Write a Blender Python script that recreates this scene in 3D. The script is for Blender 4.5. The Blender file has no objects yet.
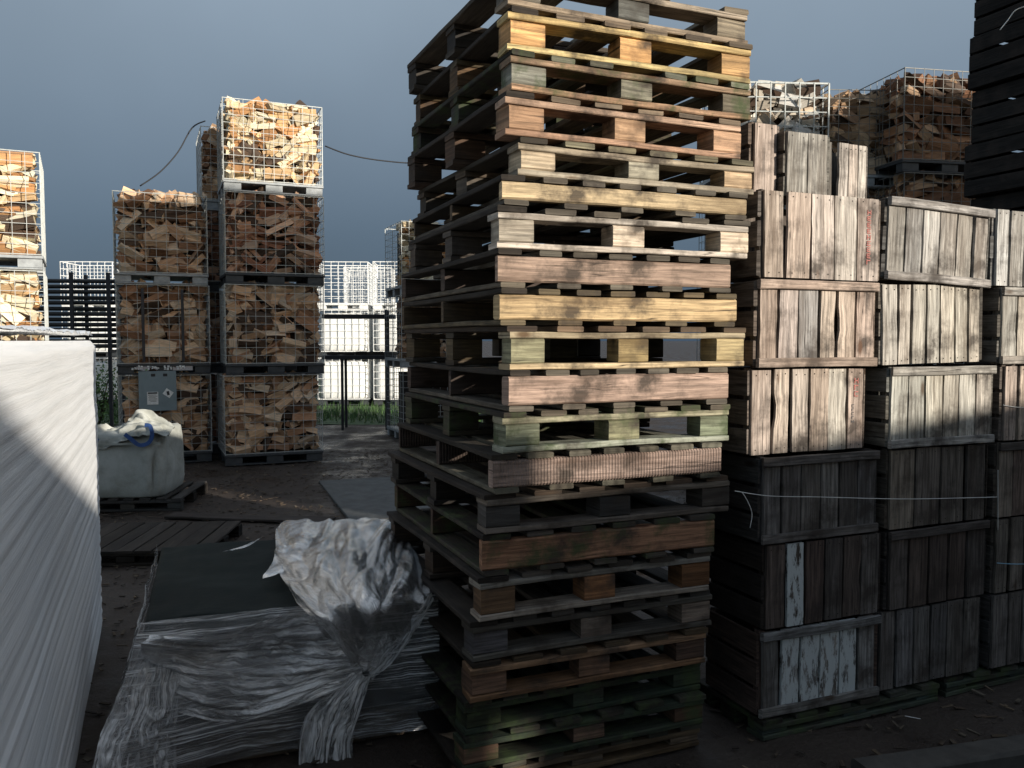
import bpy, math, random
from mathutils import Vector, Matrix, noise

R = math.radians
rnd = random.Random(7)
scene = bpy.context.scene
col = scene.collection

# ------------------------------------------------------------------ camera
F = 840.0
CH = 1.6
PITCH = math.atan(44 / F)
cam_d = bpy.data.cameras.new('camera')
cam_d.sensor_width = 36.0
cam_d.lens = F / 1024 * 36
cam_d.clip_end = 3000
cam = bpy.data.objects.new('camera', cam_d)
cam.location = (0, 0, CH)
cam.rotation_euler = (math.pi / 2 - PITCH, 0, 0)
col.objects.link(cam)
scene.camera = cam

# ------------------------------------------------------------------ world and sun
SUN_EL = 12.5
TE = math.tan(R(SUN_EL))
SAZ = Vector((0.8, -0.6, 0))
UAX = Vector((0.6, 0.8, 0))
world = bpy.data.worlds.new('World')
scene.world = world
world.use_nodes = True
wn = world.node_tree
wn.nodes.clear()
wo = wn.nodes.new('ShaderNodeOutputWorld')
bg = wn.nodes.new('ShaderNodeBackground')
bg.inputs['Strength'].default_value = 0.1
sky = wn.nodes.new('ShaderNodeTexSky')
sky.sky_type = 'NISHITA'
sky.sun_disc = False
sky.sun_elevation = R(SUN_EL)
sky.sun_rotation = math.atan2(0.8, -0.6)
tc = wn.nodes.new('ShaderNodeTexCoord')
sep = wn.nodes.new('ShaderNodeSeparateXYZ')
wn.links.new(tc.outputs['Generated'], sep.inputs[0])
ramp = wn.nodes.new('ShaderNodeValToRGB')
wn.links.new(sep.outputs['Z'], ramp.inputs[0])
cr = ramp.color_ramp
cr.elements[0].position = 0.0
cr.elements[0].color = (0.046, 0.076, 0.118, 1)
cr.elements[1].position = 0.8
cr.elements[1].color = (0.45, 0.51, 0.585, 1)
e = cr.elements.new(0.12); e.color = (0.090, 0.132, 0.185, 1)
e = cr.elements.new(0.38); e.color = (0.230, 0.293, 0.362, 1)
ns = wn.nodes.new('ShaderNodeTexNoise')
ns.inputs['Scale'].default_value = 2.2
ns.inputs['Detail'].default_value = 4
wn.links.new(tc.outputs['Generated'], ns.inputs['Vector'])
mr = wn.nodes.new('ShaderNodeMapRange')
mr.inputs['From Min'].default_value = 0.25
mr.inputs['From Max'].default_value = 0.75
mr.inputs['To Min'].default_value = 7.8
mr.inputs['To Max'].default_value = 10.2
wn.links.new(ns.outputs['Fac'], mr.inputs['Value'])
sc_ = wn.nodes.new('ShaderNodeVectorMath'); sc_.operation = 'SCALE'
wn.links.new(ramp.outputs['Color'], sc_.inputs[0])
wn.links.new(mr.outputs['Result'], sc_.inputs['Scale'])
mr2 = wn.nodes.new('ShaderNodeMapRange')
mr2.inputs['From Min'].default_value = -0.5
mr2.inputs['From Max'].default_value = 0.1
mr2.inputs['To Min'].default_value = 0.35
mr2.inputs['To Max'].default_value = 0.97
wn.links.new(sep.outputs['Y'], mr2.inputs['Value'])
mixw = wn.nodes.new('ShaderNodeMix'); mixw.data_type = 'RGBA'
wn.links.new(mr2.outputs['Result'], mixw.inputs[0])
wn.links.new(sky.outputs['Color'], mixw.inputs[6])
wn.links.new(sc_.outputs[0], mixw.inputs[7])
wn.links.new(mixw.outputs[2], bg.inputs['Color'])
wn.links.new(bg.outputs[0], wo.inputs['Surface'])

sl = bpy.data.lights.new('sun', 'SUN')
sl.energy = 5.0
sl.angle = R(0.6)
sl.color = (1.0, 0.92, 0.80)
so = bpy.data.objects.new('sun', sl)
sd = Vector((SAZ.x * math.cos(R(SUN_EL)), SAZ.y * math.cos(R(SUN_EL)), math.sin(R(SUN_EL))))
so.rotation_euler = sd.to_track_quat('Z', 'Y').to_euler()
so.location = (8, -6, 9)
col.objects.link(so)

scene.view_settings.view_transform = 'Standard'
scene.view_settings.look = 'None'
scene.view_settings.exposure = 0.4
scene.view_settings.gamma = 1.0

# ------------------------------------------------------------------ helpers
def ray(x, y):
    fw = Vector((0, math.cos(PITCH), -math.sin(PITCH)))
    up = Vector((0, math.sin(PITCH), math.cos(PITCH)))
    return fw + Vector((1, 0, 0)) * ((x - 512) / F) - up * ((y - 384) / F)

def at(x, y, D):
    r = ray(x, y)
    return Vector((0, 0, CH)) + r * (D / r.y)

def atz(x, y, z):
    r = ray(x, y)
    return Vector((0, 0, CH)) + r * ((z - CH) / r.z)

TH = R(23)                      # the yard's stacks all stand at about this angle
def dirs(th=TH):
    return Vector((math.cos(th), math.sin(th), 0)), Vector((-math.sin(th), math.cos(th), 0))

def tag(o, label=None, cat=None, group=None, kind=None):
    if label: o['label'] = label
    if cat: o['category'] = cat
    if group: o['group'] = group
    if kind: o['kind'] = kind
    return o

def empty(name, loc, rz=0.0, label=None, cat=None, group=None, tilt=(0, 0)):
    o = bpy.data.objects.new(name, None)
    o.empty_display_size = 0.1
    o.location = loc
    o.rotation_euler = (tilt[0], tilt[1], rz)
    col.objects.link(o)
    return tag(o, label, cat, group)

class MB:
    """collects faces with a tint and uv per corner"""
    def __init__(s):
        s.v = []; s.f = []; s.t = []; s.uv = []; s.m = []
    def add(s, verts, faces, tints, uvs=None, mi=0):
        b = len(s.v)
        s.v += [tuple(p) for p in verts]
        for k, f in enumerate(faces):
            s.f.append([b + i for i in f])
            t = tints[k] if isinstance(tints, list) else tints
            s.t.append(t)
            s.uv.append(uvs[k] if uvs else [(0, 0)] * len(f))
            s.m.append(mi)
    def plank(s, c, size, axis, tint, ch=0.003, jit=0.0012, seg=4, rot=None, warp=0.0, mi=0):
        """board with chamfered cross-section; axis 0/1/2 = the long one"""
        L = size[axis]
        a, b = [i for i in range(3) if i != axis]
        ha, hb = size[a] / 2, size[b] / 2
        ch = min(ch, ha * .45, hb * .45)
        prof = [(-ha, -hb + ch), (-ha + ch, -hb), (ha - ch, -hb), (ha, -hb + ch), (ha, hb - ch), (ha - ch, hb), (-ha + ch, hb), (-ha, hb - ch)]
        u0 = rnd.random() * 50; v0 = rnd.random() * 50
        per = [0]
        for i in range(8):
            p, q = prof[i], prof[(i + 1) % 8]
            per.append(per[-1] + math.hypot(p[0] - q[0], p[1] - q[1]))
        vs = []; wa = rnd.uniform(-warp, warp); wb = rnd.uniform(-warp, warp)
        e0 = rnd.uniform(-.004, .004) if jit else 0
        for k in range(seg + 1):
            tt = k / seg
            x = (tt - .5) * L
            bow = 4 * tt * (1 - tt)
            ja, jb = (rnd.uniform(-jit, jit), rnd.uniform(-jit, jit)) if jit else (0, 0)
            for (pa, pb) in prof:
                q = [0, 0, 0]
                q[axis] = x + (e0 * pa / max(ha, .001) if k in (0, seg) else 0)
                q[a] = pa + ja + wa * bow + (rnd.uniform(-jit, jit) * .6 if jit else 0)
                q[b] = pb + jb + wb * bow + (rnd.uniform(-jit, jit) * .6 if jit else 0)
                p = Vector(q)
                if rot is not None: p = rot @ p
                vs.append(p + Vector(c))
        fs = []; uv = []
        flip = axis == 1
        for k in range(seg):
            for i in range(8):
                j = (i + 1) % 8
                f = [k * 8 + i, k * 8 + j, (k + 1) * 8 + j, (k + 1) * 8 + i]
                uu = [(u0 + k / seg * L, v0 + per[i]), (u0 + k / seg * L, v0 + per[i + 1]), (u0 + (k + 1) / seg * L, v0 + per[i + 1]), (u0 + (k + 1) / seg * L, v0 + per[i])]
                if not flip: f.reverse(); uu.reverse()
                fs.append(f); uv.append(uu)
        for base, rev in ((0, flip), (seg * 8, not flip)):
            f = [base + i for i in range(8)]
            uu = [(u0 + prof[i][0] * .3, v0 + prof[i][1]) for i in range(8)]
            if rev: f.reverse(); uu.reverse()
            fs.append(f); uv.append(uu)
        s.add(vs, fs, tint, uv, mi)
    def bar(s, p, q, r, tint=(1, 1, 1), n=4, mi=0):
        p, q = Vector(p), Vector(q)
        d = (q - p); L = d.length; d.normalize()
        up = Vector((0, 0, 1)) if abs(d.z) < .9 else Vector((1, 0, 0))
        x = d.cross(up).normalized(); y = d.cross(x)
        vs = []
        for e_ in (p, q):
            for i in range(n):
                a = 2 * math.pi * (i + .5) / n
                vs.append(e_ + x * math.cos(a) * r + y * math.sin(a) * r)
        fs = [[i, (i + 1) % n, n + (i + 1) % n, n + i] for i in range(n)] + [list(range(n))[::-1], list(range(n, 2 * n))]
        uv = [[(0, i / n), (0, (i + 1) / n), (L, (i + 1) / n), (L, i / n)] for i in range(n)] + [[(0, 0)] * n] * 2
        s.add(vs, fs, tint, uv, mi)
    def tube(s, pts, r, tint=(1, 1, 1), n=6):
        pts = [Vector(p) for p in pts]
        vs = []
        for k, p in enumerate(pts):
            d = (pts[min(k + 1, len(pts) - 1)] - pts[max(k - 1, 0)]).normalized()
            up = Vector((0, 0, 1)) if abs(d.z) < .9 else Vector((1, 0, 0))
            x = d.cross(up).normalized(); y = d.cross(x)
            for i in range(n):
                a = 2 * math.pi * i / n
                vs.append(p + x * math.cos(a) * r + y * math.sin(a) * r)
        fs = []
        for k in range(len(pts) - 1):
            for i in range(n):
                fs.append([k * n + i, k * n + (i + 1) % n, (k + 1) * n + (i + 1) % n, (k + 1) * n + i])
        fs += [list(range(n))[::-1], [(len(pts) - 1) * n + i for i in range(n)]]
        s.add(vs, fs, tint)
    def quad(s, pts, tint=(1, 1, 1), mi=0):
        s.add(pts, [[0, 1, 2, 3]], tint, [[(0, 0), (1, 0), (1, 1), (0, 1)]], mi)
    def build(s, name, mats, parent=None, smooth=False, shared=None):
        me = bpy.data.meshes.new(name)
        me.from_pydata(s.v, [], s.f)
        if not isinstance(mats, (list, tuple)): mats = [mats]
        for m_ in mats: me.materials.append(m_)
        ca = me.color_attributes.new('tint', 'FLOAT_COLOR', 'CORNER')
        ul = me.uv_layers.new(name='UVMap')
        cd = []; ud = []
        for k, f in enumerate(s.f):
            t = s.t[k]
            for i in range(len(f)):
                cd += [t[0], t[1], t[2], 1.0]
                ud += list(s.uv[k][i])
        ca.data.foreach_set('color', cd)
        ul.data.foreach_set('uv', ud)
        me.polygons.foreach_set('material_index', s.m)
        if smooth: me.polygons.foreach_set('use_smooth', [True] * len(s.f))
        me.update()
        o = bpy.data.objects.new(name, me)
        col.objects.link(o)
        if parent: o.parent = parent
        return o

def inst(name, src, parent):
    o = src.copy(); o.name = name
    col.objects.link(o); o.parent = parent
    return o

def vary(c, a=.12, g=.05):
    k = 1 + rnd.uniform(-a, a)
    w = rnd.uniform(-g, g) * .8; h = rnd.uniform(-g, g) * .15
    return (max(.004, c[0] * k * (1 + w)), max(.004, c[1] * k * (1 + h)), max(.004, c[2] * k * (1 - w * 1.1)))

# ------------------------------------------------------------------ materials
def new_mat(name):
    m = bpy.data.materials.new(name); m.use_nodes = True
    nt = m.node_tree; bs = nt.nodes['Principled BSDF']
    return m, nt, bs

def N(nt, t, **kw):
    n = nt.nodes.new(t)
    for k, v in kw.items(): setattr(n, k, v)
    return n

def mapping(nt, src, sc):
    mp = N(nt, 'ShaderNodeMapping'); mp.inputs['Scale'].default_value = sc
    nt.links.new(src, mp.inputs['Vector']); return mp.outputs[0]

def noise_n(nt, vec, scale, detail=4, rough=.6):
    n = N(nt, 'ShaderNodeTexNoise')
    n.inputs['Scale'].default_value = scale; n.inputs['Detail'].default_value = detail; n.inputs['Roughness'].default_value = rough
    nt.links.new(vec, n.inputs['Vector']); return n.outputs['Fac']

def rng(nt, v, a, b, c, d):
    n = N(nt, 'ShaderNodeMapRange')
    for i, x in zip(('From Min', 'From Max', 'To Min', 'To Max'), (a, b, c, d)): n.inputs[i].default_value = x
    nt.links.new(v, n.inputs['Value']); return n.outputs['Result']

def mul(nt, a, b):
    n = N(nt, 'ShaderNodeMath', operation='MULTIPLY')
    for i, x in enumerate((a, b)):
        if isinstance(x, (int, float)): n.inputs[i].default_value = x
        else: nt.links.new(x, n.inputs[i])
    return n.outputs[0]

def mixc(nt, fac, a, b, mode='MIX'):
    n = N(nt, 'ShaderNodeMix', data_type='RGBA', blend_type=mode)
    for i, x in ((0, fac), (6, a), (7, b)):
        if isinstance(x, (int, float)): n.inputs[i].default_value = x
        elif isinstance(x, tuple): n.inputs[i].default_value = (*x, 1)
        else: nt.links.new(x, n.inputs[i])
    return n.outputs[2]

def bump(nt, h, bs, strength=.5, dist=.01):
    b = N(nt, 'ShaderNodeBump'); b.inputs['Strength'].default_value = strength; b.inputs['Distance'].default_value = dist
    nt.links.new(h, b.inputs['Height']); nt.links.new(b.outputs[0], bs.inputs['Normal'])

def wood_mat(name, grain=1.0, rough=.8, stain=(.04, .032, .026), stain_amt=.9, ribs=False, moss=0.0):
    m, nt, bs = new_mat(name)
    at_ = N(nt, 'ShaderNodeVertexColor', layer_name='tint')
    uv = N(nt, 'ShaderNodeUVMap')
    tcn = N(nt, 'ShaderNodeTexCoord')
    g1 = noise_n(nt, mapping(nt, uv.outputs[0], (5, 90, 1)), 1.0, 6, .65)
    g2 = noise_n(nt, mapping(nt, uv.outputs[0], (1.6, 22, 1)), 1.0, 3, .5)
    big = noise_n(nt, tcn.outputs['Object'], 6.0, 5, .65)
    f = rng(nt, g1, .32, .68, 1 - .58 * grain, 1 + .45 * grain)
    f2 = rng(nt, g2, .3, .7, .78, 1.2)
    k = mul(nt, f, f2)
    cmb = N(nt, 'ShaderNodeCombineXYZ')
    for i in range(3): nt.links.new(k, cmb.inputs[i])
    c = mixc(nt, 1.0, at_.outputs[0], cmb.outputs[0], 'MULTIPLY')
    sf = mul(nt, rng(nt, big, .48, .66, 0, 1), stain_amt)
    c = mixc(nt, sf, c, stain)
    st2 = noise_n(nt, mapping(nt, uv.outputs[0], (1.3, 10, 1)), 1.0, 5, .7)
    c = mixc(nt, rng(nt, st2, .47, .70, 0, .85), c, mixc(nt, 1.0, at_.outputs[0], (.34, .30, .27), 'MULTIPLY'))
    ck = noise_n(nt, mapping(nt, uv.outputs[0], (1.1, 34, 1)), 1.0, 2, .4)
    ab = N(nt, 'ShaderNodeMath', operation='SUBTRACT'); nt.links.new(ck, ab.inputs[0]); ab.inputs[1].default_value = .5
    ab2 = N(nt, 'ShaderNodeMath', operation='ABSOLUTE'); nt.links.new(ab.outputs[0], ab2.inputs[0])
    ckm = mul(nt, rng(nt, ab2.outputs[0], 0, .012, .85, 0), rng(nt, g2, .45, .6, 0, 1))
    c = mixc(nt, ckm, c, (.012, .009, .007))
    if moss:
        ms = noise_n(nt, tcn.outputs['Object'], 9.0, 4, .7)
        c = mixc(nt, mul(nt, rng(nt, ms, .48, .66, 0, 1), moss), c, (.045, .065, .025))
    kv = N(nt, 'ShaderNodeTexVoronoi'); kv.inputs['Scale'].default_value = 1.0
    nt.links.new(mapping(nt, uv.outputs[0], (2.4, 6.5, 1)), kv.inputs['Vector'])
    c = mixc(nt, rng(nt, kv.outputs['Distance'], .05, .10, .85, 0), c, mixc(nt, 1.0, at_.outputs[0], (.25, .17, .12), 'MULTIPLY'))
    nt.links.new(c, bs.inputs['Base Color'])
    bs.inputs['Roughness'].default_value = rough
    bs.inputs['Specular IOR Level'].default_value = .25
    if ribs:
        w = N(nt, 'ShaderNodeTexWave', wave_type='BANDS', bands_direction='X')
        w.inputs['Scale'].default_value = 26; w.inputs['Distortion'].default_value = 1.5
        nt.links.new(uv.outputs[0], w.inputs['Vector'])
        h = N(nt, 'ShaderNodeMath', operation='ADD')
        nt.links.new(g1, h.inputs[0]); nt.links.new(w.outputs['Fac'], h.inputs[1])
        bump(nt, h.outputs[0], bs, .7, .006)
    else:
        bump(nt, g1, bs, .5, .006)
    return m

M_WOOD = wood_mat('pallet_wood', 1.0, .8)
M_RIB = wood_mat('sawn_wood', .8, .85, ribs=True)
M_MOSS = wood_mat('mossy_wood', 1.0, .85, moss=.8)
M_CRATE = wood_mat('crate_wood', 1.2, .85, stain=(.035, .028, .024), stain_amt=.85)
M_PEEL = None
def peel_mat():
    m = wood_mat('peeling_paint_wood', 1.0, .8)
    nt = m.node_tree; bs = nt.nodes['Principled BSDF']
    src = bs.inputs['Base Color'].links[0].from_socket
    uv = N(nt, 'ShaderNodeUVMap')
    n1 = noise_n(nt, mapping(nt, uv.outputs[0], (9, 30, 1)), 1.0, 8, .75)
    c = mixc(nt, rng(nt, n1, .50, .57, 1, 0), src, (.44, .47, .47))
    nt.links.new(c, bs.inputs['Base Color'])
    return m
M_PEEL = peel_mat()

def log_mat():
    m, nt, bs = new_mat('firewood')
    at_ = N(nt, 'ShaderNodeVertexColor', layer_name='tint')
    uv = N(nt, 'ShaderNodeUVMap')
    g = noise_n(nt, mapping(nt, uv.outputs[0], (8, 60, 1)), 1.0, 4, .6)
    k = rng(nt, g, .3, .7, .68, 1.22)
    cmb = N(nt, 'ShaderNodeCombineXYZ')
    for i in range(3): nt.links.new(k, cmb.inputs[i])
    c = mixc(nt, 1.0, at_.outputs[0], cmb.outputs[0], 'MULTIPLY')
    nt.links.new(c, bs.inputs['Base Color'])
    bs.inputs['Roughness'].default_value = .8
    bs.inputs['Specular IOR Level'].default_value = .2
    bump(nt, g, bs, .5, .01)
    return m
M_LOG = log_mat()

def plain_mat(name, c, rough=.5, metal=0.0, nscale=8, namt=.25, bumpd=0.0, tint=False, spec=.5):
    m, nt, bs = new_mat(name)
    tcn = N(nt, 'ShaderNodeTexCoord')
    n1 = noise_n(nt, tcn.outputs['Object'], nscale, 5, .65)
    k = rng(nt, n1, .3, .7, 1 - namt, 1 + namt)
    cmb = N(nt, 'ShaderNodeCombineXYZ')
    for i in range(3): nt.links.new(k, cmb.inputs[i])
    if tint:
        src = N(nt, 'ShaderNodeVertexColor', layer_name='tint').outputs[0]
    else:
        src = c
    cc = mixc(nt, 1.0, src, cmb.outputs[0], 'MULTIPLY')
    nt.links.new(cc, bs.inputs['Base Color'])
    bs.inputs['Roughness'].default_value = rough
    bs.inputs['Metallic'].default_value = metal
    bs.inputs['Specular IOR Level'].default_value = spec
    if bumpd: bump(nt, n1, bs, .6, bumpd)
    return m
M_WIRE = plain_mat('galvanised_wire', (.40, .42, .41), .5, .35, 20)
M_WWIRE = plain_mat('white_wire', (.78, .79, .78), .5, 0, 20)
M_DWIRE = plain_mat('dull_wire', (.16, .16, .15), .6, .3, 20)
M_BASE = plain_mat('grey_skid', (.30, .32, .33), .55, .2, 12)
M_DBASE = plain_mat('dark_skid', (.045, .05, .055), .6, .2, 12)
M_BLACK = plain_mat('black_plastic', (.012, .014, .016), .42, 0, 5, .3)
M_COVER = plain_mat('black_cover_sheet', (.008, .013, .013), .75, 0, 2.5, .25, bumpd=.02, spec=.12)
M_CABLE = plain_mat('cable_rubber', (.012, .012, .014), .6)
M_TWINE = plain_mat('white_twine', (.62, .62, .6), .7)
M_BLUE = plain_mat('blue_webbing', (.02, .06, .19), .7, 0, 30, .3)
M_TANK = plain_mat('white_tank_plastic', (.78, .79, .78), .45, 0, 3, .08)
M_LEAF = plain_mat('leaves', (.06, .12, .03), .6, tint=True)
M_GRASS = plain_mat('grass_blades', (.06, .14, .03), .7, tint=True)
M_STEEL = plain_mat('dark_steel', (.04, .04, .045), .6, .3)
M_PLATE = plain_mat('grey_plate', (.20, .26, .29), .5, .2, 6, .12)
M_STICK = plain_mat('paper_sticker', (.72, .74, .74), .6, 0, 40, .12)
M_INK = plain_mat('print_ink', (.02, .02, .025), .6)
M_RED = plain_mat('red_stencil_paint', (.34, .10, .08), .7, 0, 60, .5)
M_CLAD = plain_mat('blocker_cladding', (.10, .11, .11), .7, 0, 2)

def bag_mat():
    m, nt, bs = new_mat('woven_bag')
    tcn = N(nt, 'ShaderNodeTexCoord')
    n1 = noise_n(nt, tcn.outputs['Object'], 5, 6, .7)
    n2 = noise_n(nt, tcn.outputs['Object'], 60, 3, .6)
    c = mixc(nt, rng(nt, n1, .4, .75, 0, .8), (.42, .43, .40), (.20, .20, .16))
    nt.links.new(c, bs.inputs['Base Color'])
    bs.inputs['Roughness'].default_value = .7
    bump(nt, n2, bs, .3, .004)
    return m
M_BAG = bag_mat()

def ground_mat():
    m, nt, bs = new_mat('wet_yard')
    tcn = N(nt, 'ShaderNodeTexCoord')
    n1 = noise_n(nt, tcn.outputs['Object'], 1.3, 8, .7)
    n2 = noise_n(nt, tcn.outputs['Object'], 35, 5, .75)
    c = mixc(nt, rng(nt, n1, .35, .7, 0, 1), (.030, .021, .016), (.062, .048, .039))
    c = mixc(nt, rng(nt, n2, .55, .75, 0, .8), c, (.085, .07, .058))
    nt.links.new(c, bs.inputs['Base Color'])
    nt.links.new(rng(nt, n1, .38, .6, .25, .9), bs.inputs['Roughness'])
    bs.inputs['Specular IOR Level'].default_value = .3
    bump(nt, n2, bs, .9, .02)
    return m
M_GROUND = ground_mat()
M_SLAB = plain_mat('pale_concrete', (.065, .067, .066), .8, 0, 7, .35, .01)
M_KERB = plain_mat('kerb_stone', (.045, .042, .038), .85, 0, 14, .35, .01)

def film_mat(name, lo, hi, base=(.88, .90, .92), su=3.0, sv=60.0, rough=.22, thr=(.45, .6), warp=.05, bd=.012):
    """stretch film: clear, glossy, with whitish stretch marks that follow uv u"""
    m, nt, bs = new_mat(name)
    uv = N(nt, 'ShaderNodeUVMap')
    w = N(nt, 'ShaderNodeTexNoise'); w.inputs['Scale'].default_value = 5; w.inputs['Detail'].default_value = 3
    nt.links.new(uv.outputs[0], w.inputs['Vector'])
    ws = N(nt, 'ShaderNodeVectorMath', operation='SCALE'); ws.inputs['Scale'].default_value = warp
    nt.links.new(w.outputs['Color'], ws.inputs[0])
    wa = N(nt, 'ShaderNodeVectorMath', operation='ADD')
    nt.links.new(uv.outputs[0], wa.inputs[0]); nt.links.new(ws.outputs[0], wa.inputs[1])
    v = wa.outputs[0]
    n1 = noise_n(nt, mapping(nt, v, (su, sv, 1)), 1.0, 8, .72)
    n2 = noise_n(nt, mapping(nt, v, (su * .8, sv * .10, 1)), 1.0, 4, .65)
    n3 = noise_n(nt, mapping(nt, v, (su * 3, sv * 2.6, 1)), 1.0, 4, .7)
    bs.inputs['Base Color'].default_value = (*base, 1)
    bs.inputs['Roughness'].default_value = rough
    bs.inputs['Specular IOR Level'].default_value = .8
    a = rng(nt, n1, thr[0], thr[1], 0, 1)
    b = rng(nt, n2, .38, .62, .12, 1.0)
    c = rng(nt, n3, .5, .62, 0, .6)
    ad = N(nt, 'ShaderNodeMath', operation='ADD'); nt.links.new(a, ad.inputs[0]); nt.links.new(c, ad.inputs[1])
    fac = N(nt, 'ShaderNodeMath', operation='MULTIPLY', use_clamp=True); fac.inputs[1].default_value = 1.0
    nt.links.new(rng(nt, mul(nt, ad.outputs[0], b), 0.04, .95, lo, hi), fac.inputs[0])
    bump(nt, n1, bs, .9, bd)
    bn = bs.inputs['Normal'].links[0].from_socket
    out = [n_ for n_ in nt.nodes if n_.type == 'OUTPUT_MATERIAL'][0]
    tr = N(nt, 'ShaderNodeBsdfTransparent'); mx = N(nt, 'ShaderNodeMixShader')
    nt.links.new(fac.outputs[0], mx.inputs[0]); nt.links.new(tr.outputs[0], mx.inputs[1]); nt.links.new(bs.outputs[0], mx.inputs[2])
    gl = N(nt, 'ShaderNodeBsdfGlossy'); gl.inputs['Roughness'].default_value = .12; nt.links.new(bn, gl.inputs['Normal'])
    lw = N(nt, 'ShaderNodeLayerWeight'); lw.inputs['Blend'].default_value = .35; nt.links.new(bn, lw.inputs['Normal'])
    mx2 = N(nt, 'ShaderNodeMixShader')
    nt.links.new(rng(nt, lw.outputs['Fresnel'], 0, 1, .07, .75), mx2.inputs[0])
    nt.links.new(mx.outputs[0], mx2.inputs[1]); nt.links.new(gl.outputs[0], mx2.inputs[2])
    nt.links.new(mx2.outputs[0], out.inputs['Surface'])
    return m
M_FILM = film_mat('stretch_film_wrap', .05, 1.15, su=1.6, sv=95, thr=(.50, .60), warp=.03)
M_FILM2 = film_mat('bunched_film', .14, 1.3, su=3.2, sv=34, thr=(.43, .56), warp=.12)
M_FILM3 = film_mat('crumpled_film', .22, 1.1, su=5, sv=26, thr=(.45, .60), warp=.2, bd=.02)

def white_wrap_mat():
    m, nt, bs = new_mat('white_wrapped_sheets')
    uv = N(nt, 'ShaderNodeUVMap')
    n1 = noise_n(nt, mapping(nt, uv.outputs[0], (.8, 60, 1)), 1.0, 6, .7)
    mp = N(nt, 'ShaderNodeMapping'); mp.inputs['Scale'].default_value = (2, 55, 1); mp.inputs['Rotation'].default_value = (0, 0, R(-2.5))
    nt.links.new(uv.outputs[0], mp.inputs['Vector'])
    n2 = noise_n(nt, mp.outputs[0], 1.0, 5, .7)
    c = mixc(nt, rng(nt, n2, .4, .75, 0, .55), (.92, .925, .93), (.72, .75, .78))
    nt.links.new(c, bs.inputs['Base Color'])
    bs.inputs['Roughness'].default_value = .38
    h = N(nt, 'ShaderNodeMath', operation='ADD')
    nt.links.new(n1, h.inputs[0]); nt.links.new(n2, h.inputs[1])
    bump(nt, h.outputs[0], bs, .4, .006)
    return m
M_WRAP = white_wrap_mat()

# ------------------------------------------------------------------ the setting
def grid_sheet(name, x0, x1, y0, y1, nx, ny, zf, mat, kind=None):
    mb = MB(); vs = []
    for j in range(ny + 1):
        for i in range(nx + 1):
            x = x0 + (x1 - x0) * i / nx; y = y0 + (y1 - y0) * j / ny
            vs.append((x, y, zf(x, y)))
    fs = [[j * (nx + 1) + i, j * (nx + 1) + i + 1, (j + 1) * (nx + 1) + i + 1, (j + 1) * (nx + 1) + i] for j in range(ny) for i in range(nx)]
    mb.add(vs, fs, (1, 1, 1))
    o = mb.build(name, mat, smooth=True)
    if kind: o['kind'] = kind
    return o
grid_sheet('ground', -600, 600, -300, 1200, 4, 4, lambda x, y: 0.0, M_GROUND, 'structure')
grid_sheet('yard', -12, 9, -2, 22, 260, 300, lambda x, y: .006 + .012 * noise.noise(Vector((x * 2.3, y * 2.3, 0))) + .01 * noise.noise(Vector((x * 9, y * 9, 3))) + .012, M_GROUND, 'structure')
mb = MB()
bx, ay = dirs()
p = atz(350, 500, 0)
c0 = atz(430, 530, 0)
mb.plank((0, 0, .02), (1.1, 2.2, .035), 1, (1, 1, 1), .006, 0, 2)
o = mb.build('concrete_slab', M_SLAB); o.location = (-1.25, 8.4, .004); o.rotation_euler = (0, 0, R(20)); o['kind'] = 'structure'
mb = MB()
mb.plank((0, 0, .05), (9, .12, .12), 0, (1, 1, 1), .012, .004, 14)
o = mb.build('kerb', M_KERB); o.location = (5.6, 3.97, 0); o.rotation_euler = (0, 0, R(14)); o['kind'] = 'structure'

# grass strip beyond the yard
mb = MB()
for _ in range(9000):
    x = rnd.uniform(-12.5, 1.0); y = rnd.uniform(15.8, 19.3) if rnd.random() < .75 else rnd.uniform(19.3, 30)
    h = rnd.uniform(.08, .24); a = rnd.uniform(0, 6.28); w = .012
    dx, dy = math.cos(a) * w, math.sin(a) * w
    lx, ly = rnd.uniform(-.06, .06), rnd.uniform(-.06, .06)
    mb.add([(x - dx, y - dy, 0), (x + dx, y + dy, 0), (x + lx, y + ly, h)], [[0, 1, 2]], vary((.045, .10, .025), .4, .2))
o = mb.build('grass', M_GRASS); tag(o, 'green grass growing beyond the yard behind the cages', 'grass', kind='stuff')
gp = grid_sheet('grass_ground', -14, 2, 15.6, 34, 30, 30, lambda x, y: .03 + .02 * noise.noise(Vector((x, y, 0))), plain_mat('turf', (.03, .06, .018), .9, 0, 3, .4), 'structure')

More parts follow.
